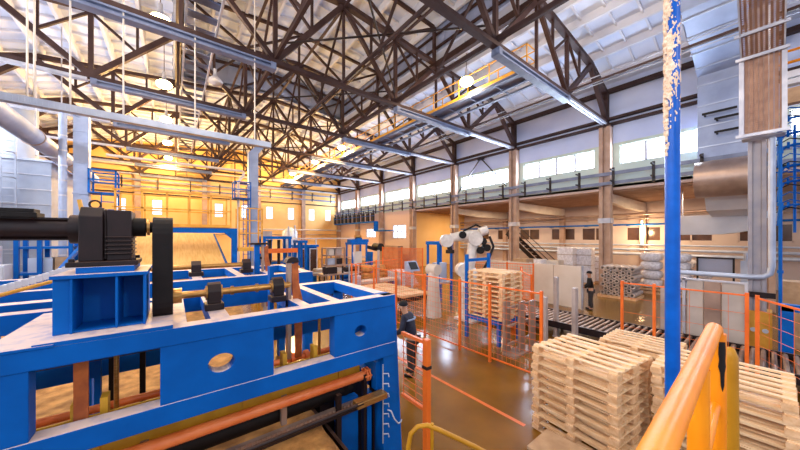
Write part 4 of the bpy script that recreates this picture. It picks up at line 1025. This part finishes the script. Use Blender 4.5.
# stack of tubes
r_ = .125; n0 = None; cnt = 0
for row in range(7):
    for k in range(6 if row % 2 == 0 else 5):
        y = 4.35+(k+(.5 if row % 2 else 0))*.26; z = .14+r_+row*.222; x0 = 18.5+R.uniform(-.06, .06)
        lab = 'cardboard core tube in the hexagonal stack, %s row, %s from the right' % (('bottom', 'second', 'third', 'fourth', 'fifth', 'sixth', 'top')[row], ('first', 'second', 'third', 'fourth', 'fifth', 'sixth')[k])
        if n0 is None:
            b = MB(); b.ring((x0, y, z), (x0+1.6, y, z), r_, .06, 14); n0 = single('core_tube', b, 'greyp', lab, 'tube', (x0, y, z), 'core tubes')
        else: q = n0.copy(); COL.objects.link(q); q.location = (x0, y, z); q['label'] = lab
b = MB(); b.box(18.5, 20.1, 4.2, 5.9, 0, .13); single('tube_pallet', b, 'woodx', 'pallet under the stack of cardboard core tubes', 'pallet', (19.3, 5, 0))
b = MB(); b.box(20.05, 20.38, 5.75, 6.05, 0, 1.3); single('yellow_guard_post', b, 'yellow', 'yellow guard block at the foot of the column behind the tubes', 'guard', (20.2, 5.9, 0))
# sacks and rolls
def lump(x, y, z, sx, sy, sz, m_, name, lab, cat, grp):
    b = MB(); vs = []; fs = []; n, m2 = 14, 8
    for i in range(m2+1):
        p = PI*i/m2-PI/2
        for k in range(n):
            a = 2*PI*k/n; c_ = abs(math.cos(p))**.45; q = 1+R.uniform(-.04, .04)
            ca, sa = math.cos(a), math.sin(a)
            vs.append((x+sx*c_*math.copysign(abs(ca)**.6, ca)*q, y+sy*c_*math.copysign(abs(sa)**.6, sa)*q, z+sz+sz*math.copysign(abs(math.sin(p))**.7, math.sin(p))))
    fs = [(i*n+k, i*n+(k+1) % n, (i+1)*n+(k+1) % n, (i+1)*n+k) for i in range(m2) for k in range(n)]
    b.add(vs, fs, True); single(name, b, m_, lab, cat, (x, y, z), grp)
wd = ['bottom', 'second', 'third', 'top']
for c_ in range(2):
    for k in range(4):
        lump(22.2+.1*c_, 4.3-1.15*c_, .3+.52*k, .6, .5, .26, 'wrap', 'sack', 'plump white sack, %s in the %s sack pile' % (wd[k], ('left', 'right')[c_]), 'sack', 'white sacks')
for k in range(3):
    for j in range(2):
        z = .3+.62*k; y = 3.2-.75*j; b = MB(); b.path([(25.2, y, z+.0), (26.6, y, z+.0)], .3, 20); b.ring((25.1, y, z), (25.2, y, z), .12, .07, 14)
        single('film_roll', b, 'wrap', 'white roll lying left of the blue pole, %s row, %s one' % (('bottom', 'middle', 'top')[k], ('left', 'right')[j]), 'roll', (25.8, y, z-.3), 'white rolls')
b = MB(); b.box(21.6, 22.9, 2.5, 4.9, 0, .14); b.box(21.6, 22.9, 2.5, 4.9, .2, .3); single('sack_pallet', b, 'woodx', 'pallet under the two sack piles', 'pallet', (22.2, 3.7, 0))
# white barrier
t = Thing('white_barrier', 'long cream white panel barrier beyond the roller conveyor', 'barrier', (14.4, 7.3, 0))
for k in range(4):
    b = MB(); y = 5.2+1.2*k; b.box(14.35, 14.42, y+.01, y+1.19, .05, 1.95); t.part('panel', b, 'cream', .008)
for k in range(5):
    b = MB(); y = 5.2+1.2*k; b.box(14.42, 14.5, y-.04, y+.04, 0, 1.98); t.part('post', b, 'pale')

# ================================================================== fences
def fence(lab, pts, h=2.05, wires=(9, .25), m='orange', z0=.12, grp='orange wire fences', r_=.0045, pw=.06, dense=1.0):
    t = Thing('wire_fence', lab, 'fence', (pts[0][0], pts[0][1], 0), grp)
    for p in pts:
        b = MB(); b.box(p[0]-pw/2, p[0]+pw/2, p[1]-pw/2, p[1]+pw/2, 0, h); t.part('post', b, m)
    for p, q in zip(pts, pts[1:]):
        P_, Q_ = Vector((p[0], p[1], 0)), Vector((q[0], q[1], 0)); d = (Q_-P_); L_ = d.length; d.normalize(); P_ += d*pw/2; Q_ -= d*pw/2
        b = MB(); nz, sx = wires
        for z in (z0, h-.06): b.bar(P_+Vector((0, 0, z)), Q_+Vector((0, 0, z)), .03, .035)
        for k in range(1, nz): z = z0+(h-.06-z0)*k/nz; b.tube(P_+Vector((0, 0, z)), Q_+Vector((0, 0, z)), r_, 4)
        k = 1
        while k*sx < L_-.1: e = P_+d*k*sx; b.tube(e+Vector((0, 0, z0)), e+Vector((0, 0, h-.06)), r_*.8, 4); k += 1
        t.part('mesh_panel', b, m)
    return t
fence('long orange wire fence in front of the palletizing robot cell', [(6.54, 3.18), (6.54, 4.53), (6.54, 5.54), (6.54, 7.03), (6.54, 8.6), (6.54, 10.1), (6.54, 11.6)], wires=(12, .12))
fence('orange wire fence closing the robot cell across the far end', [(6.54, 12.0), (8.5, 12.9), (10.6, 13.4)], wires=(10, .15))
fence('dense orange mesh fence near the grey operator panel', [(12.2, 13.3), (11.8, 14.9), (11.4, 16.5)], h=2.6, wires=(30, .07), r_=.013)
fence('orange wire fence between the far presses and the barrier', [(12.3, 9.5), (13.3, 8.2), (13.6, 7.0)], h=2.0, wires=(14, .12), r_=.008)
fence('orange fence along the roller conveyor behind the pallet stacks', [(9.5, 2.45), (9.5, 1.79), (9.5, .3)], h=2.1, wires=(5, .6))
fence('orange fence return at the right edge behind the handrail', [(9.4, .16), (8.3, -.4), (7.2, -.95)], h=2.08, wires=(8, .3))
fence('short orange fence by the roller conveyor lift posts', [(9.6, 5.0), (10.6, 5.9), (11.8, 6.6)], h=2.0, wires=(14, .12), r_=.006)
for i, (x, y, h, w_) in enumerate(((9.95, 4.35, 1.95, .16), (9.1, 3.46, 1.8, .2), (8.16, 3.86, 1.6, .12), (8.9, 13.3, 2.55, .12))):
    b = MB(); b.box(x-w_/2, x+w_/2, y-.05, y+.05, 0, h); b.box(x-w_/2-.02, x+w_/2+.02, y-.07, y+.07, 0, .03)
    for k in range(6): b.box(x-.02, x+.02, y-.055, y+.055, .3+.25*k, .33+.25*k)
    single('light_curtain_post', b, 'greyp', ['grey safety post behind the conveyor, nearest the barrier', 'widest grey safety post left of the roller conveyor', 'thin grey safety post right of the orange fence end', 'tall pale post left of the dense orange mesh'][i], 'post', (x, y, 0), 'safety posts')
for i, (x, y) in enumerate(((9.0, 5.3), (9.2, 5.15))):
    b = MB(); b.box(x-.05, x+.05, y-.05, y+.05, 0, 2.05); single('orange_post', b, 'orange', ['orange twin post, left one, right of the robot pallet stack', 'orange twin post, right one, right of the robot pallet stack'][i], 'post', (x, y, 0), 'orange twin posts')
# floor line
b = MB(); b.box(4.76, 4.84, 2.62, 6.6, .0, .004); struct('floor_marking_line', b, 'pink')

# ================================================================== roller conveyor
t = Thing('roller_conveyor', 'wide dark roller conveyor crossing behind the pallet stacks', 'conveyor', (10.65, 3, 0))
for x in (9.8, 11.44): b = MB(); b.box(x, x+.06, -1.6, 7.2, .34, .52); t.part('side_rail', b, 'dark')
for k in range(54): b = MB(); y = -1.5+.16*k; b.tube((9.86, y, .46), (11.44, y, .46), .045, 12); t.part('roller', b, 'rollm')
for k in range(5):
    for x in (9.8, 11.42): b = MB(); y = -1.4+2.05*k; b.box(x, x+.08, y, y+.08, 0, .34); t.part('leg', b, 'dark')
b = MB(); b.box(9.86, 11.44, -1.6, 7.2, .3, .34); t.part('pan', b, 'dark')
b = MB(); b.box(9.66, 9.79, .9, 1.7, .1, .55); t.part('drive_box', b, 'dark')

# ================================================================== robot cell
stack(8.2, 5.5, 0, 10, 'in the raised stack inside the robot cell', 'pallets in the robot cell', .75)
t = Thing('pallet_lift', 'blue lift frame under and behind the raised pallet stack', 'lift', (8.2, 5.6, 0))
b = MB(); b.box(7.6, 8.8, 4.95, 6.1, .62, .74); t.part('table', b, 'blue2')
for x, y, h in ((7.58, 6.12, 2.7), (8.78, 6.12, 2.7), (7.62, 4.95, .62), (8.7, 4.95, .62)): b = MB(); b.box(x, x+.09, y, y+.09, 0, h); t.part('post', b, 'blue2')
b = MB(); b.box(7.6, 8.85, 6.14, 6.19, 2.45, 2.55); t.part('cross_beam', b, 'blue2')
b = MB()
for i, (x, y) in enumerate(((7.25, 4.55), (7.6, 4.3), (8.0, 4.2))): b.box(x, x+.3, y, y+.06, .05, 1.45)
for z in (.3, .8, 1.3): b.box(7.2, 8.35, 4.38, 4.44, z, z+.06)
b.box(7.2, 8.35, 4.2, 4.6, 0, .05)
single('slat_rack', b, 'galvw', 'upright wooden slat rack in front of the raised pallet stack', 'rack', (7.7, 4.4, 0))
t = Thing('palletizing_robot', 'cream articulated robot arm on a pedestal behind the blue lift', 'robot', (9.3, 7.35, 0))
bx_, by_ = 9.3, 7.35; ux, uy = -.7873, .6166     # picture-left direction of the arm
def at(s, z, o=0): return (bx_+ux*s-uy*o*-1*0+(.6166*o), by_+uy*s+.7873*o, z)
b = MB(); b.box(bx_-.45, bx_+.45, by_-.45, by_+.45, 0, .08); b.path([(bx_, by_, .08), (bx_, by_, .9), (bx_, by_, 1.2)], [.42, .36, .4], 24); t.part('pedestal', b, 'robot')
b = MB(); b.path([(bx_, by_, 1.2), (bx_, by_, 1.45), (bx_, by_, 1.9), (bx_, by_, 2.05)], [.4, .42, .3, .2], 24); b.tube(at(.28, 1.95, -.3), at(.28, 1.95, .3), .28, 24); t.part('turntable', b, 'robot', .01)
b = MB(); b.path([at(.1, 1.95), at(-.05, 2.5), at(-.15, 3.15)], [.24, .2, .22], 18); t.part('lower_arm', b, 'robot')
b = MB(); b.tube(at(-.15, 3.2, -.32), at(-.15, 3.2, .32), .27, 24); b.tube(at(-.32, 3.45, -.2), at(-.62, 3.55, -.2), .17, 18); t.part('elbow', b, 'robot')
b = MB(); b.path([at(-.35, 3.3), at(.2, 3.32), at(.7, 3.25), at(.95, 3.15)], [.26, .22, .17, .15], 18); t.part('forearm', b, 'robot')
b = MB(); b.tube(at(.95, 3.12, -.22), at(.95, 3.12, .22), .25, 22); b.tube(at(.95, 3.12, -.25), at(.95, 3.12, -.22), .12, 18); t.part('wrist', b, 'robot')
b = MB(); b.tube(at(.85, 3.0), at(.8, 2.75), .1, 14); b.box(at(.8, 0)[0]-.12, at(.8, 0)[0]+.12, at(.8, 0)[1]-.12, at(.8, 0)[1]+.12, 2.62, 2.76); t.part('gripper', b, 'dark')
for s, z in ((-.45, 3.1), (-.6, 2.85), (-.35, 2.75), (.35, 3.35)): b = MB(); b.tube(at(s, z, -.28), at(s, z, .1), .14, 16); t.part('motor', b, 'black')
b = MB(); b.path([at(-.7, 3.3, -.2), at(-.85, 2.9, -.25), at(-.6, 2.3, -.3), at(-.3, 1.8, -.4), at(-.3, 1.0, -.45)], .05, 10); b.path([at(.3, 3.5, -.1), at(-.2, 3.75, -.1), at(-.7, 3.5, -.1)], .04, 10); t.part('cable_loom', b, 'black')
t = Thing('robot_guard', 'pale draped guard column just left of the robot', 'guard', (8.0, 7.9, 0))
b = MB(); b.path([(8.45, 8.55, 0), (8.4, 8.5, 1.0), (8.35, 8.45, 1.95)], [.33, .25, .2], 8); t.part('skirt', b, 'cream')
b = MB(); b.tube((8.35, 8.2, 1.95), (8.35, 8.7, 1.95), .22, 20); t.part('head', b, 'cream')
def blueframe(name, lab, cat, x0, x1, y0, y1, h, leg=.09, extra=None, shelf=(), m='blue2'):
    t = Thing(name, lab, cat, ((x0+x1)/2, (y0+y1)/2, 0))
    for x in (x0, x1-leg):
        for y in (y0, y1-leg): b = MB(); b.box(x, x+leg, y, y+leg, 0, h); t.part('post', b, m)
    b = MB(); b.box(x0-.03, x1+.03, y0-.03, y1+.03, h, h+.16); t.part('top_frame', b, m)
    for z in shelf: b = MB(); b.box(x0, x1, y0+.05, y1-.05, z, z+.08); t.part('shelf', b, 'greyp')
    return t
t = blueframe('transfer_frame', 'blue frame table behind the fence left of the robot', 'machine', 9.9, 10.9, 9.7, 10.5, 2.9, shelf=(1.0,))
b = MB(); b.box(10.1, 10.7, 9.9, 10.3, 1.08, 2.0); t.part('hopper', b, 'galv')
t = Thing('operator_panel', 'dark tilted operator panel on a stand behind the orange fence', 'control panel', (9.85, 11.5, 0))
b = MB(); b.tube((9.85, 11.55, 0), (9.85, 11.55, 1.55), .06, 10); t.part('stand', b, 'pale')
b = MB(); b.prism([(11.3, 1.5), (11.75, 1.5), (11.75, 2.0), (11.6, 2.0)], 'x', 9.5, 10.2); t.part('housing', b, 'greyblue')
b = MB(); b.prism([(11.34, 1.6), (11.58, 1.95), (11.56, 1.96), (11.32, 1.61)], 'x', 9.6, 10.1); t.part('screen', b, 'black')
t = Thing('slab_conveyor', 'long low conveyor bed loaded with brown slats behind the fence', 'conveyor', (8, 10.5, 0))
b = MB(); b.box(7.3, 8.9, 9.15, 12.6, .6, .78); t.part('bed', b, 'dark')
for x in (7.35, 8.75):
    for y in (9.3, 12.4): b = MB(); b.box(x, x+.08, y, y+.08, 0, .6); t.part('leg', b, 'dark')
for k in range(21):
    b = MB(); y = 9.17+.165*k; b.box(7.32, 8.88, y, y+.12, .78, .84+R.uniform(0, .04)); t.part('slat', b, 'woodx')

# ================================================================== machines in the middle distance
t = blueframe('far_press', 'small blue press with orange cross beams in the middle distance', 'machine', 4.0, 5.55, 17.6, 18.8, 3.15, .14)
b = MB(); b.box(3.7, 5.9, 17.5, 17.6, 2.35, 2.6); t.part('cross_beam', b, 'orange')
b = MB(); b.box(3.8, 5.8, 18.8, 18.9, 2.3, 2.5); t.part('cross_beam', b, 'orange')
b = MB(); b.box(3.6, 6.0, 17.45, 18.9, 1.3, 1.55); b.box(3.6, 6.0, 17.5, 18.8, .3, .9); t.part('table', b, 'yellow')
for x in (4.5, 5.0): b = MB(); b.tube((x, 18.2, 1.6), (x, 18.2, 3.1), .09, 12); t.part('ram', b, 'dark')
b = MB(); b.box(3.9, 4.5, 17.7, 18.2, 3.31, 3.6); t.part('motor_box', b, 'greyp')
t = blueframe('far_press', 'second small blue press right of the orange-beamed one', 'machine', 6.1, 6.65, 18.0, 18.9, 2.9, .12, shelf=(1.2,))
t = Thing('machine_booth', 'blue machine booth with two white-framed glass doors', 'booth', (7.5, 20.5, 0))
b = MB(); b.box(6.8, 8.3, 20.5, 21.4, 0, 2.55); b.box(6.7, 8.4, 20.35, 21.5, 2.55, 2.7); t.part('body', b, 'blue2')
for x in (6.85, 7.75):
    b = MB(); b.box(x, x+.55, 20.42, 20.44, .5, 2.4); d_ = t.part('door_glass', b, 'dglass')
    b = MB(); b.box(x-.03, x+.03, 20.38, 20.42, .45, 2.45); b.box(x+.5, x+.56, 20.38, 20.42, .45, 2.45); b.box(x, x+.55, 20.38, 20.42, 2.39, 2.45); b.box(x, x+.55, 20.38, 20.42, .45, .51); t.part('door_frame', b, 'white', sub=d_)
def rack(lab, x0, x1, y, h, cols, shelves, m='galvw'):
    t = Thing('shelf_rack', lab, 'rack', ((x0+x1)/2, y, 0), 'far racks')
    for k in range(cols+1): x = x0+(x1-x0)*k/cols; b = MB(); b.box(x-.04, x+.04, y, y+.08, 0, h); b.box(x-.04, x+.04, y+.8, y+.88, 0, h); t.part('upright', b, m)
    for z in shelves: b = MB(); b.box(x0, x1, y, y+.88, z, z+.08); t.part('shelf', b, m)
    return t
rack('brown rack of steel shelves right of the blue booth', 8.6, 10.0, 19.4, 2.5, 2, (.5, 1.2, 1.9, 2.42))
for i, (x, z, w_, m_) in enumerate(((8.7, .58, .5, 'card'), (9.4, .58, .45, 'cream'), (8.75, 1.28, .6, 'galv'), (9.45, 1.28, .4, 'dark'), (8.8, 1.98, .4, 'cream'), (9.3, 1.98, .5, 'greyp'))):
    b = MB(); b.box(x, x+w_, 19.5, 20.0, z, z+.42); single('rack_box', b, m_, '%s box on the %s shelf of the brown rack' % (('left brown', 'right cream', 'left grey', 'right dark', 'left cream', 'right grey')[i], ('low', 'low', 'middle', 'middle', 'upper', 'upper')[i]), 'box', (x, 19.5, z))
t = blueframe('gantry_machine', 'blue gantry machine with small motor on top near the far window', 'machine', 10.4, 11.7, 19.0, 20.0, 2.7, .1, shelf=(.9, 1.7))
b = MB(); b.box(10.3, 11.9, 19.1, 19.6, 2.86, 3.1); b.box(10.9, 11.3, 19.1, 19.5, 3.1, 3.2); t.part('carriage', b, 'blue2')
b = MB(); b.tube((10.8, 19.3, 3.3), (11.3, 19.3, 3.3), .12, 14); t.part('motor', b, 'brass')
b = MB(); b.box(10.6, 11.2, 18.95, 19.0, 1.1, 2.2); t.part('cover', b, 'cream')
t = Thing('winder', 'dark roll winder with raised arm right of the blue gantry', 'machine', (12.7, 19.4, 0))
b = MB(); b.box(12.1, 13.3, 19.2, 20.2, 0, .9); b.box(12.2, 12.4, 19.3, 20.1, .9, 2.1); t.part('body', b, 'blue2')
b = MB(); b.bar((12.0, 19.6, 2.5), (13.2, 19.6, 2.2), .2, .25); t.part('arm', b, 'dark')
b = MB(); b.tube((13.1, 19.2, 2.45), (13.1, 20.1, 2.45), .32, 22); t.part('roll', b, 'black')
t = Thing('cutter_table', 'long brown cutter table in front of the brown rack', 'machine', (8.3, 16.5, 0))
b = MB(); b.box(6.9, 9.6, 16.2, 17.0, .95, 1.05); b.box(6.9, 9.6, 16.2, 16.25, 1.5, 1.56); t.part('top', b, 'galvw')
for x in (7.0, 8.2, 9.45):
    for y in (16.22, 16.9): b = MB(); b.box(x, x+.08, y, y+.08, 0, 1.55 if y < 16.5 else .95); t.part('leg', b, 'dark')
b = MB(); b.box(7.2, 7.9, 16.3, 16.9, 1.05, 1.45); t.part('cutter_head', b, 'dark')
b = MB(); b.tube((8.4, 16.3, 1.25), (9.3, 16.3, 1.25), .16, 14); t.part('roller', b, 'dark')
b = MB(); b.tube((7.9, 13.9, 0), (7.9, 13.9, 1.15), .22, 20); single('steel_drum', b, 'galv', 'shiny upright steel drum in front of the cutter table', 'drum', (7.9, 13.9, 0))
for i, (x, y, z) in enumerate(((10.0, 16.4, 0), (10.0, 16.4, .48), (10.0, 16.4, .96), (10.85, 16.2, 0), (10.85, 16.2, .48), (10.85, 16.2, .96))):
    lump(x, y, z, .42, .42, .235, 'mat_', 'fibre_bale', 'tan fibre bale in the %s pile left of the white sheets, %s one' % (('left', 'right')[i//3], ('bottom', 'middle', 'top')[i % 3]), 'bale', 'fibre bales')
for k in range(6):
    b = MB(); b.box(11.5-.03*k, 13.0-.1*k, 14.6, 15.9, .1+.16*k, .24+.16*k); single('white_sheet', b, 'wrap', 'white sheet bundle beside the tan bales, %s of six' % ('lowest', 'second', 'third', 'fourth', 'fifth', 'topmost')[k], 'sheet', (12, 15.2, .1+.16*k), 'white sheet bundles')
b = MB(); b.box(11.4, 13.1, 14.5, 16.0, 0, .1); single('sheet_pallet', b, 'woodx', 'flat pallet under the white sheet bundles', 'pallet', (12.2, 15.2, 0))
t = Thing('low_conveyor', 'low pale belt conveyor between the bales and the orange fence', 'conveyor', (9.5, 14.8, 0))
b = MB(); b.box(8.3, 11.0, 14.4, 15.2, .55, .7); t.part('belt', b, 'cream')
for x in (8.4, 10.8): b = MB(); b.box(x, x+.1, 14.5, 15.1, 0, .55); t.part('leg', b, 'blue2')
for i, (x, y, z) in enumerate(((7.2, 23.5, 4.1), (7.7, 23.5, 4.2))):
    b = MB(); b.tube((x, y, 0), (x, y, z), .06, 8); single('light_pole', b, 'pale', ['left of two thin pale poles behind the blue booth', 'right of two thin pale poles behind the blue booth'][i], 'pole', (x, y, 0))
b = MB(); b.box(5.5, 13, 22.9, 23.1, 3.1, 3.2)
for x in (5.6, 9.2, 12.8): b.box(x, x+.1, 22.95, 23.05, 0, 3.1)
single('overhead_rail', b, 'cream', 'pale overhead rail on posts behind the far machines', 'rail', (9, 23, 0))
# further clutter between the presses and the end wall
t = blueframe('roller_bed', 'long blue roller bed on legs behind the second small press', 'machine', 6.2, 9.4, 24.5, 25.4, 1.1, .1)
for k in range(16): b = MB(); x = 6.3+.19*k; b.tube((x, 24.55, 1.32), (x, 25.35, 1.32), .06, 8); t.part('roller', b, 'galvw')
t = blueframe('portal_frame', 'blue portal frame with pale cover near the end wall, left of the booth', 'machine', 5.2, 6.6, 26.0, 27.0, 2.9, .14, shelf=(1.0, 1.9))
b = MB(); b.box(5.4, 6.4, 25.95, 26.0, 1.1, 1.9); t.part('cover', b, 'cream')
t = Thing('dust_collector', 'grey cylinder dust collector on legs near the end wall', 'machine', (9.0, 29, 0))
b = MB(); b.path([(9, 29, 1.2), (9, 29, 1.9), (9, 29, 3.8), (9, 29, 4.2)], [.15, .7, .7, .2], 20); t.part('body', b, 'galv')
for x, y in ((8.5, 28.5), (9.4, 28.5), (8.5, 29.4), (9.4, 29.4)): b = MB(); b.box(x, x+.08, y, y+.08, 0, 2.2); t.part('leg', b, 'dark')
t = Thing('work_table', 'brown work table with pale sheets in front of the blue booth', 'table', (7.2, 18.2, 0))
b = MB(); b.box(6.9, 8.7, 17.9, 18.7, .85, .93); t.part('table_top', b, 'galvw')
for x in (6.95, 8.55):
    for y in (17.95, 18.6): b = MB(); b.box(x, x+.08, y, y+.08, 0, .85); t.part('leg', b, 'blue2')
for k in range(3): b = MB(); b.box(7.1+.1*k, 8.3-.1*k, 18.0, 18.6, .93+.09*k, 1.01+.09*k); single('board_stack', b, ('cream', 'card', 'cream')[k], '%s board pile on the work table before the booth' % ('bottom', 'middle', 'top')[k], 'board', (7.6, 18.3, .93+.09*k), 'boards on the work table')
t = Thing('pump_unit', 'small blue pump unit with pipes at the foot of the brown rack', 'machine', (9.2, 17.8, 0))
b = MB(); b.box(8.9, 9.9, 17.6, 18.3, 0, .35); b.tube((9.0, 17.95, .65), (9.7, 17.95, .65), .25, 16); t.part('body', b, 'blue2')
b = MB(); b.path([(9.7, 17.9, .65), (9.95, 17.9, .7), (10.0, 17.9, 1.3), (10.0, 18.1, 2.2)], .05, 10); t.part('pipe', b, 'pale')
t = Thing('stacked_frames', 'pale steel frame gate standing left of the tall pale post', 'frame', (8.0, 14.2, 0))
for x in (7.9, 8.5): b = MB(); b.box(x, x+.06, 14.8, 14.86, 0, 1.7); t.part('post', b, 'pale')
for z in (.5, 1.1, 1.64): b = MB(); b.box(7.96, 8.5, 14.8, 14.86, z, z+.06); t.part('bar', b, 'pale')
t = Thing('wall_switchgear', 'brown cabinet row against the far right wall', 'cabinet', (19.8, 26.5, 0))
for k in range(4): b = MB(); y = 24.9+1.0*k; b.box(19.2, 19.9, y, y+.95, 0, 2.3); t.part('cabinet', b, 'galvw', .01)
t = Thing('far_stairs', 'brown steel stair behind the robot in the side aisle', 'stairs', (22, 12, 0))
for x in (22.0, 23.0): b = MB(); b.bar((x, 9.8, .2), (x, 13.6, 3.6), .08, .3); t.part('stringer', b, 'dark'); b = MB(); b.bar((x, 9.8, 1.2), (x, 13.6, 4.6), .05, .05); t.part('handrail', b, 'dark')
for k in range(12): b = MB(); y = 9.95+.31*k; b.box(22, 23, y, y+.26, .35+.278*k, .39+.278*k); t.part('tread', b, 'galvw')

t = Thing('column_light', 'glowing tube light on the bright column of the side aisle', 'lamp', (28.7, 6.14, 3.2))
b = MB(); b.box(28.74, 28.82, 6.06, 6.22, 2.6, 4.6); t.part('backplate', b, 'pale')
b = MB(); b.tube((28.7, 6.14, 2.65), (28.7, 6.14, 4.55), .035, 12); t.part('tube', b, 'tubel')
l = bpy.data.lights.new('tube_light', 'POINT'); l.energy = 260; l.color = (1, .66, .34); l.shadow_soft_size = .2
o = bpy.data.objects.new('tube_light', l); COL.objects.link(o); o.location = (-.45, -.1, .4); o.parent = t.o
# ================================================================== people
def person(lab, loc, rz, lean, jac, stripe, cap_):
    t = Thing('person', lab, 'person', loc, 'people', rz=rz)
    def skin(name, verts, edges, rad, m_, root=0, sub=2):
        me = bpy.data.meshes.new(name); me.from_pydata(verts, edges, []); me.update()
        o = bpy.data.objects.new(name, me); COL.objects.link(o); o.parent = t.o
        me.materials.append(M[m_])
        s = o.modifiers.new('Skin', 'SKIN'); s.use_smooth_shade = True
        for i, r in enumerate(rad):
            v = me.skin_vertices[0].data[i]; v.radius = r if isinstance(r, tuple) else (r, r)
            v.use_root = i == root
        u = o.modifiers.new('Sub', 'SUBSURF'); u.levels = sub; u.render_levels = sub
        return o
    L = lean
    # y forward is -Y (the figure faces -Y); joints
    hip = (0, 0, .93); ch = (0, -.10*L, 1.25); nk = (0, -.19*L, 1.47); hd = (0, -.24*L, 1.60); hd2 = (0, -.25*L, 1.68)
    J = dict(hip=hip, wa=(0, -.04*L, 1.08), ch=ch, nk=nk, hd=hd, hd2=hd2)
    V = [hip, (0, -.04*L, 1.08), ch, nk, hd, hd2]; E = [(0, 1), (1, 2), (2, 3), (3, 4), (4, 5)]
    Rr = [(.15, .11), (.14, .1), (.17, .11), .06, (.085, .095), (.075, .085)]
    for s in (-1, 1):
        i = len(V)
        V += [(s*.1, 0, .88), (s*.12, -.02, .5), (s*.13, .03*s, .1), (s*.14, -.13+.03*s, .04)]; Rr += [.09, .06, .045, .035]
        E += [(0, i), (i, i+1), (i+1, i+2), (i+2, i+3)]
        i = len(V)
        V += [(s*.19, ch[1]-.04, 1.38), (s*.25, ch[1]-.06, 1.12), (s*.2, ch[1]-.24, 1.0), (s*.17, ch[1]-.31, .99)]; Rr += [.06, .045, .035, .03]
        E += [(2, i), (i, i+1), (i+1, i+2), (i+2, i+3)]
    body = skin('body', V, E, Rr, 'skin')
    # hands: palm and five fingers each
    for s in (-1, 1):
        px, py, pz_ = s*.165, ch[1]-.33, .985
        hv = [(px, py+.02, pz_), (px, py-.05, pz_-.01)]; he = [(0, 1)]; hr = [(.028, .018), (.036, .016)]
        for f in range(4):
            i = len(hv); fx = px+(f-1.5)*.019; ln = (.06, .07, .065, .05)[f]
            hv += [(fx, py-.075, pz_-.012), (fx, py-.075-ln*.6, pz_-.03), (fx, py-.075-ln*.8, pz_-.06)]; hr += [.0095, .0085, .007]
            he += [(1, i), (i, i+1), (i+1, i+2)]
        i = len(hv); hv += [(px-s*.035, py-.02, pz_), (px-s*.05, py-.06, pz_-.02)]; hr += [.011, .009]; he += [(0, i), (i, i+1)]
        skin('hand', hv, he, hr, 'skin', 0, 1)
    # jacket
    V = [(0, 0, .9), (0, -.04*L, 1.08), ch, (0, nk[1]+.01, 1.44)]; E = [(0, 1), (1, 2), (2, 3)]; Rr = [(.175, .135), (.17, .13), (.2, .14), (.075, .08)]
    for s in (-1, 1):
        i = len(V); V += [(s*.2, ch[1]-.04, 1.375), (s*.265, ch[1]-.06, 1.12), (s*.205, ch[1]-.23, 1.0)]; Rr += [.085, .07, .055]; E += [(2, i), (i, i+1), (i+1, i+2)]
    skin('jacket', V, E, Rr, jac)
    if stripe:
        b = MB(); b.path([(.21*math.cos(a), ch[1]+.152*math.sin(a), 1.33+.015*math.sin(a)) for a in [i*PI/12 for i in range(25)]], .022, 8, cap=False)
        o = link('shoulder_stripe', b, 'stripe', t.o, (0, 0, 0))
    V = [(0, 0, .95)]; E = []; Rr = [(.16, .12)]
    for s in (-1, 1):
        i = len(V); V += [(s*.1, 0, .82), (s*.12, -.02, .5), (s*.13, .03*s, .1)]; Rr += [(.115, .115), .085, .075]; E += [(0, i), (i, i+1), (i+1, i+2)]
    skin('trousers', V, E, Rr, 'trous')
    for s in (-1, 1): skin('shoe', [(s*.13, .03*s+.04, .045), (s*.135, -.08+.03*s, .045), (s*.14, -.19+.03*s, .035)], [(0, 1), (1, 2)], [.05, .048, .036], 'black')
    # face and ears, hat
    b = MB(); hx, hy, hz = hd
    b.path([(0, hy-.09, hz+.02), (0, hy-.118, hz-.012), (0, hy-.1, hz-.022)], [.008, .014, .006], 8)
    link('nose', b, 'skin', t.o)
    for s in (-1, 1):
        b = MB(); b.path([(s*.033, hy-.093, hz+.025), (s*.033, hy-.1, hz+.025)], [.012, .006], 10); link('eye', b, 'hat', t.o)
        b = MB(); b.path([(s*.085, hy, hz+.03), (s*.1, hy+.01, hz+.01), (s*.088, hy, hz-.03)], [.01, .014, .008], 8); link('ear', b, 'skin', t.o)
    b = MB(); b.path([(-.025, hy-.092, hz-.045), (0, hy-.098, hz-.047), (.025, hy-.092, hz-.045)], .006, 8); link('mouth', b, 'rust', t.o)
    b = MB(); b.path([(0, hy+.01, hz+.035), (0, hy+.012, hz+.07), (0, hy+.012, hz+.115), (0, hy+.012, hz+.145), (0, hy+.012, hz+.155)], [.108, .112, .095, .055, .005], 20); link('knitted_hat', b, cap_, t.o)
    return t
person('person in navy jacket with pale shoulder stripe and black hat by the wire guard', (4.46, 5.22, 0), math.radians(-150), 1.0, 'navy', True, 'hat')
person('person in black standing at the end of the long white barrier', (14.75, 4.95, 0), math.radians(200), .3, 'black', False, 'hat')
